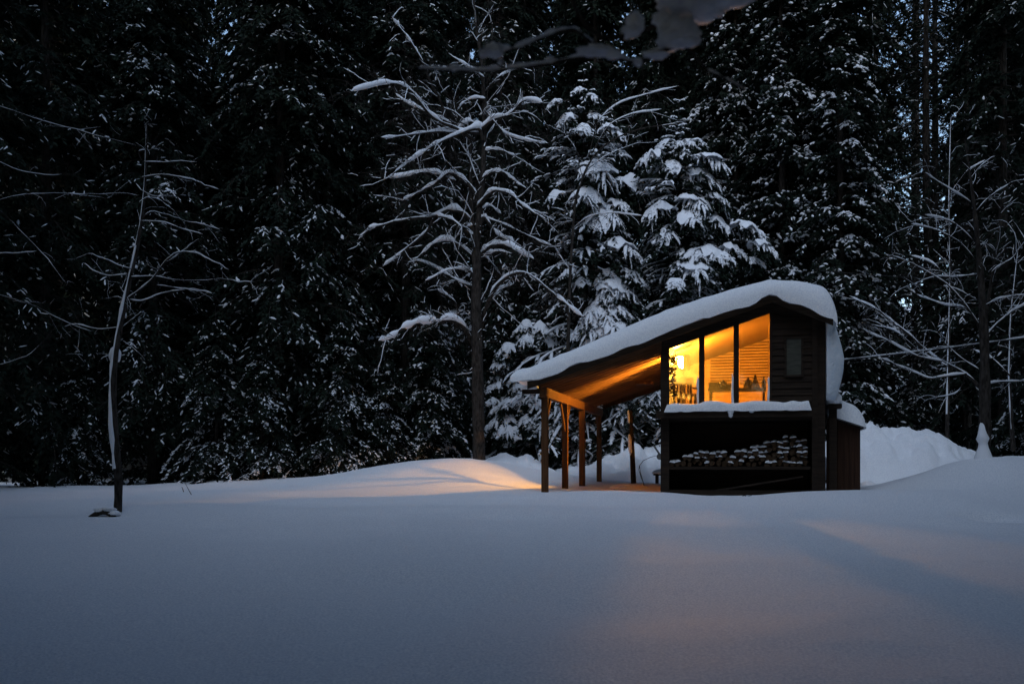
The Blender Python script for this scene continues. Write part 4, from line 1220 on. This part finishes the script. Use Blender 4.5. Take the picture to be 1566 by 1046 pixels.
bare_tree("bare_tree", 301, 32.0, [
    ([(733, 722), (732, 660), (731, 600), (730, 530), (728, 470), (730, 430), (729, 390)], .215, .15),
    ([(729, 400), (731, 340), (735, 300), (739, 260), (741, 205), (740, 150), (738, 100), (728, 40), (722, -30)], .115, .03),
    ([(728, 400), (722, 330), (719, 270), (720, 213), (712, 180), (690, 170)], .085, .02)],
    big, "big spreading bare tree with thick snow along its crooked limbs, left of the car port", "bare tree", .085, twn=12, twl=1.1, twr=.009, sh=.092, level=2, arcs=14, tsnow=.22)
left = [
    ([(193, 458), (215, 443), (235, 425), (252, 402), (270, 388), (300, 388), (330, 402), (358, 414)], .028),
    ([(250, 402), (262, 398), (280, 382), (304, 366)], .018),
    ([(199, 424), (240, 422), (262, 428), (300, 430), (345, 426), (388, 429)], .022),
    ([(197, 458), (215, 462), (240, 452), (265, 446), (300, 444), (330, 454)], .020), ([(240, 436), (270, 440), (310, 446)], .014),
    ([(208, 375), (215, 340), (228, 322), (245, 325), (285, 336), (345, 346)], .02), ([(215, 338), (250, 340), (285, 355), (310, 362)], .016),
    ([(200, 411), (185, 408), (165, 397), (130, 388)], .018), ([(195, 420), (172, 422), (150, 417), (126, 398)], .015),
    ([(215, 272), (240, 267), (268, 266), (300, 270), (330, 282)], .018), ([(218, 248), (250, 248), (300, 246)], .016),
    ([(216, 245), (210, 230), (222, 215)], .016), ([(188, 500), (205, 485), (222, 473)], .012),
    ([(193, 452), (180, 437), (182, 425)], .016), ([(180, 540), (160, 545), (150, 552)], .012), ([(195, 462), (180, 452), (160, 455)], .012),
    ([(187, 500), (150, 505), (115, 495), (95, 500)], .012), ([(186, 520), (205, 535), (222, 560)], .010), ([(212, 300), (190, 295), (150, 298), (100, 296)], .014),
    ([(214, 290), (235, 300), (270, 298)], .012), ([(212, 310), (226, 300), (245, 305), (262, 318)], .012)]
lt, lb0 = bare_tree("slim_bare_tree", 302, 18.0, [([(180, 782), (184, 730), (183, 680), (179, 620), (181, 560), (186, 510), (192, 465), (199, 425), (207, 370), (211, 320), (215, 270), (219, 225), (222, 190)], .078, .014)],
    left, "slim bare young tree with snow plastered down its stem, alone at the left", "bare tree", .028, twn=8, twl=.5, twr=.004, sh=.016, level=1, plaster=.75, thin=.55)
sn = MB(); c = px(178, 543, 18.0) - lb0; lump(sn, c + np.array([0, -.06, 0]), .11, .10, .15, 303, amp=.12, flat=-.9)
sn.build("snow_clod", M['tree_snow'], lt, smooth=True)
right = [
    ([(1499, 592), (1478, 572), (1455, 560), (1430, 548), (1395, 515), (1350, 480), (1300, 455)], .06),
    ([(1478, 572), (1450, 575), (1420, 580), (1380, 562), (1345, 545)], .035), ([(1440, 553), (1400, 545), (1360, 522), (1320, 505)], .03),
    ([(1503, 520), (1520, 500), (1545, 478), (1580, 455)], .045), ([(1500, 590), (1530, 583), (1560, 583), (1600, 572)], .035),
    ([(1503, 530), (1495, 495), (1475, 465), (1440, 432), (1400, 410), (1360, 395)], .03), ([(1500, 500), (1480, 470), (1450, 468), (1400, 450)], .02),
    ([(1497, 440), (1520, 410), (1545, 395), (1566, 360)], .025), ([(1493, 400), (1470, 370), (1430, 350), (1395, 340)], .022),
    ([(1490, 370), (1460, 340), (1420, 330)], .02), ([(1487, 330), (1515, 300), (1545, 285)], .02), ([(1485, 310), (1455, 290), (1420, 265)], .02),
    ([(1500, 545), (1520, 550), (1528, 520)], .022), ([(1497, 565), (1470, 548), (1440, 520), (1420, 490)], .02), ([(1501, 470), (1530, 455), (1566, 452)], .02),
    ([(1495, 420), (1460, 425), (1425, 424), (1395, 436)], .03), ([(1496, 460), (1465, 442), (1440, 436)], .02), ([(1478, 575), (1465, 600), (1430, 605)], .02),
    ([(1450, 560), (1410, 540), (1370, 500), (1330, 490)], .018), ([(1480, 280), (1500, 250), (1520, 240)], .015)]
rt, rb0 = bare_tree("bare_tree", 304, 22.2, [([(1502, 706), (1504, 650), (1503, 590), (1503, 530), (1499, 470), (1495, 420), (1490, 360), (1485, 310), (1480, 260), (1474, 215)], .15, .012),
    ([(1502, 520), (1515, 450), (1530, 380), (1538, 300)], .05, .012)],
    right, "wide twiggy bare tree standing on a snow mound at the right", "bare tree", .06, twn=11, twl=.8, twr=.006, sh=.036, level=2, thin=.7)
sn = MB(); c = np.array([-.05, -.16, 0]); q = np.linspace(-.1, .82, 10)
sn.tubes(np.stack([c[0] + .02 * vnoise(q * 4, q * 0, 5), c[1] + .05 * q, q], 1), np.interp(q, [-.1, .2, .6, .82], [.22, .13, .11, .02]) * (1 + .3 * vnoise(q * 7, q * 0, 6)), 10)
sn.build("plastered_snow", M['tree_snow'], rt, smooth=True)
# thin stems in the wood on the right
for (p0, pts, Yq, lab) in ((0, [(1448, 690), (1450, 560), (1455, 430), (1452, 300), (1455, 180)], 33, "straight thin stem behind the left limbs of the right-hand bare tree"),
                           (1, [(1550, 690), (1548, 640), (1545, 575), (1549, 480), (1560, 380)], 30, "pale crooked thin stem at the right edge behind the snow mound"),
                           (2, [(1330, 640), (1335, 500), (1330, 350), (1338, 180), (1335, 20)], 47, "thin dark stem in the bright gap right of the narrow conifers")):
    bare_tree("sapling", 310 + p0, Yq, [(pts, .07, .02)], [([pts[2], (pts[2][0] - 30, pts[2][1] - 30), (pts[2][0] - 60, pts[2][1] - 40)], .025), ([pts[3], (pts[3][0] + 25, pts[3][1] - 40), (pts[3][0] + 50, pts[3][1] - 55)], .02)],
              lab, "sapling", .03, twn=8, twl=.8, twr=.008, sh=.05, plaster=.5)
bare_tree("bent_sapling", 320, 35.0, [([(868, 560), (872, 420), (880, 300), (905, 235), (945, 205), (990, 190), (1030, 188)], .07, .018)],
    [([(880, 300), (895, 260), (930, 235), (980, 215)], .03), ([(905, 235), (930, 190), (960, 175), (1010, 168)], .03), ([(900, 240), (915, 180), (950, 155), (1040, 132)], .025), ([(876, 350), (900, 330), (940, 325), (985, 330)], .02), ([(890, 270), (880, 225), (860, 200), (850, 170)], .02)],
    "bent bare sapling bowed to the right between the laden spruces", "sapling", .03, twn=8, twl=1.0, twr=.008, sh=.04, thin=.7)
# branches reaching in from a tree beyond the left edge
bare_tree("bare_tree", 321, 16.5, [([(-70, 800), (-72, 600), (-75, 420), (-80, 250), (-85, 60)], .12, .03)],
    [([(-72, 400), (-30, 388), (20, 392), (60, 390)], .045, 0), ([(-75, 430), (0, 452), (50, 466), (95, 490), (140, 505)], .020, 0), ([(-72, 560), (0, 560), (50, 542), (75, 515), (90, 500)], .022, 0),
     ([(-75, 300), (0, 318), (40, 360), (80, 400), (110, 440)], .015), ([(-80, 200), (-20, 240), (40, 268), (100, 272)], .02), ([(-80, 130), (0, 165), (70, 188), (140, 208), (220, 228)], .02, -.3), ([(-75, 330), (20, 300), (80, 296), (170, 302)], .016)],
    "bare tree beyond the left edge reaching thin snowy branches into the picture", "bare tree", .05, twn=5, twl=.5, twr=.003, sh=.009, thin=.42)

# the out-of-focus branch hanging into the top of the picture, close to the viewer
r = np.random.default_rng(330)
YB = 3.1
root = np.array([4.7, 2.4, float(ground_z(4.7, 2.4))])
wood, sn = MB(), MB()
wood.tubes(np.array([[0, 0, -.3], [.02, 0, 1.5], [-.03, .02, 3.2], [.02, 0, 5.5], [.0, .03, 8.5]]), [.11, .10, .09, .07, .03], 10)
def limb(pts, r0, r1, Y0=YB, Y1=YB, first=None):
    Q = np.array([px(a, b, y) for (a, b), y in zip(pts, np.linspace(Y0, Y1, len(pts)))])
    if first is not None: Q = np.concatenate([[first], Q])
    P, _ = resample(Q, 6 * len(Q))
    wood.tubes(P - root, np.linspace(r0, r1, len(P)) * (1 + .12 * r.normal(size=len(P))), 8)
    return P - root
main = limb([(1230, -30), (1124, 3), (1089, 19), (1057, 29), (1012, 38), (983, 43), (955, 57), (929, 65), (907, 69), (891, 41), (878, 16), (870, -10)], .020, .006, 3.2, 3.0, first=root + np.array([0, 0, 4.1]))
L2 = limb([(1057, 29), (1050, 55), (1047, 69), (1025, 73), (999, 86), (977, 99), (948, 91), (913, 85), (872, 91), (833, 99), (792, 105), (737, 110), (680, 108), (640, 106)], .008, .003)
L3 = limb([(1047, 69), (1063, 86), (1082, 109), (1108, 121), (1140, 139)], .006, .003)
L4 = limb([(907, 69), (880, 45), (856, 48), (817, 64), (785, 77), (758, 78)], .006, .003)
limb([(1085, 15), (1070, 0), (1055, -30)], .010, .006)
for P, k in ((main[20:50], .5), (L2[20:], .8), (L4, .7), (L3, .4)):
    snow_on(sn, P, np.full(len(P), .005), r, .008 * k / .6, cover=.75)
def blob(x, y, w, h, sd, d=1.0, tilt=0):
    lump(sn, px(x, y, YB - .02) - root, w / 2 / FPX * YB, w / 2 / FPX * YB * d, h / 2 / FPX * YB, sd, amp=.34, nu=26, nv=16, freq=1.9)
blob(1058, 4, 100, 46, 331, .8); blob(1100, -8, 90, 30, 332, .8); blob(1034, 50, 62, 42, 333, .8); blob(1038, 62, 58, 24, 335, .8); blob(1012, 30, 30, 24, 340, .8)
blob(972, 36, 26, 32, 336, .9); blob(963, 49, 24, 18, 337, .9); blob(754, 78, 30, 20, 338, .9); blob(742, 82, 16, 10, 344); blob(916, 79, 52, 16, 339, .6); blob(936, 84, 26, 14, 345, .6); blob(1003, 84, 40, 12, 341, .6); blob(976, 97, 12, 9, 342); blob(765, 95, 8, 7, 343)
fo = empty("near_tree", tuple(root))
wood.build("trunk", M['bark'], fo, smooth=True); sn.build("branch_snow", M['snow'], fo, smooth=True)
tag(fo, "blurred near branch with clods of snow hanging into the top of the picture", "tree")

# ------------------------------------------------------------------ snow banks, root, barn behind the trees
def bank(name, px0, px1, Y, ridge, depth, seed, label, rough=.20):
    """ridge: list of (px, py) crest points; a ploughed heap with lumpy faces"""
    xs_ = np.linspace((px0 - CX) / FPX * Y, (px1 - CX) / FPX * Y, 110)
    cz = np.interp(xs_, [(a - CX) / FPX * Y for a, b in ridge], [CAMZ + (HY - b) / FPX * Y for a, b in ridge])
    v = np.linspace(-1, 1, 50)
    Xb, Vb = np.meshgrid(xs_, v, indexing='ij')
    Yb = Y + depth * Vb
    gzb = ground_z(Xb, Yb)
    sh_ = np.clip(1 - Vb ** 2, 0, 1) ** 1.25
    hgt = np.maximum(cz[:, None] - gzb, 0.05)
    nz = rough * (fbm(Xb * 1.7 + seed, Yb * 1.9, seed, 4) + .6 * (.5 - np.abs(vnoise(Xb * 1.2 + 5, Yb * 2.0, seed + 9))))
    Z_ = gzb - .06 + hgt * sh_ + nz * np.clip(sh_ * 2, 0, 1) * np.clip(hgt, 0, 1)
    m = MB(); m.grid(np.flip(np.stack([Xb, Yb, Z_], -1), 1))
    return tag(m.build(name, M['snow'], smooth=True), label, "snow bank")
bank("snow_bank", 1255, 1530, 33.0, [(1255, 690), (1300, 665), (1326, 650), (1345, 656), (1375, 660), (1400, 659), (1425, 664), (1450, 679), (1480, 690), (1500, 705), (1530, 725)], 2.6, 401, "tall rough ploughed snow bank right of the cabin")
bank("snow_bank", 725, 860, 34.2, [(725, 712), (745, 700), (775, 690), (790, 697), (806, 689), (820, 698), (840, 712), (860, 722)], 1.8, 402, "low lumpy snow bank between the big trunk and the car port's front posts")
bank("snow_bank", 850, 1080, 34.5, [(850, 716), (880, 712), (905, 704), (930, 693), (955, 683), (975, 680), (985, 692), (1000, 685), (1015, 675), (1050, 670), (1080, 690)], 2.0, 403, "lumpy snow bank behind the leaning post and the cabin's left corner")
bank("snow_bank", 1480, 1660, 31.0, [(1480, 712), (1510, 698), (1540, 695), (1580, 694), (1660, 700)], 1.5, 404, "low snow ridge at the right edge behind the bare tree's mound", rough=.05)
lumpb = MB(); p_ = px(1329, 738, 27); lump(lumpb, (p_[0], 27, float(ground_z(p_[0], 27)) + .02), .28, .3, .16, 405, flat=-.5)
tag(lumpb.build("snow_clump", M['snow'], smooth=True), "small round clump of snow at the foot of the lean-to", "snow clump")

Yr = 17.4
a = [px(x, y, Yr) for x, y in ((118, 812), (128, 800), (142, 788), (157, 781), (171, 785), (178, 796), (181, 812))]
a = np.array(a); c0 = a.mean(0)
m = MB(); P, _ = resample(a, 16); m.tubes(P - c0, np.interp(np.arange(16), [0, 8, 15], [.035, .050, .045]), 9, caps=True)
st = empty("fallen_branch", tuple(c0)); tag(st, "dark arched branch half buried in the snow at the foot of the slim bare tree", "branch")
m.build("stem", M['bark'], st, smooth=True)
sn = MB()
for q_, rx_ in ((7, .10), (9, .15), (11, .12)): lump(sn, (P - c0)[q_] + np.array([0, .04, .045]), rx_, .10, .055, 406 + q_, flat=-.5, nu=22, nv=12)
sn.build("snow_cap", M['snow'], st, smooth=True)

# pale building half hidden behind the trees on the left
bn = empty("barn", (-6.2, 50.0, float(ground_z(-6.2, 50))), .05)
tag(bn, "pale snowy-roofed building almost hidden behind the trees, left of the big bare tree", "building")
m = MB(); m.box(-4.5, 4.5, 0, 6, -2, 4.6); m.build("wall", M['pale_wall'], bn)
m = MB(); m.hexa([(-4.9, -.4, 4.5), (4.9, -.4, 4.5), (4.9, 3, 7.0), (-4.9, 3, 7.0), (-4.9, -.4, 4.85), (4.9, -.4, 4.85), (4.9, 3, 7.35), (-4.9, 3, 7.35)])
m.hexa([(-4.9, 3.002, 7.0), (4.9, 3.002, 7.0), (4.9, 6.4, 4.5), (-4.9, 6.4, 4.5), (-4.9, 3.002, 7.35), (4.9, 3.002, 7.35), (4.9, 6.4, 4.85), (-4.9, 6.4, 4.85)])
m.build("snowy_roof", M['snow'], bn)

# the prototypes themselves are not part of the place
for lst in protos.values():
    for o in lst:
        for ch in list(o.children): bpy.data.objects.remove(ch)
        bpy.data.objects.remove(o)
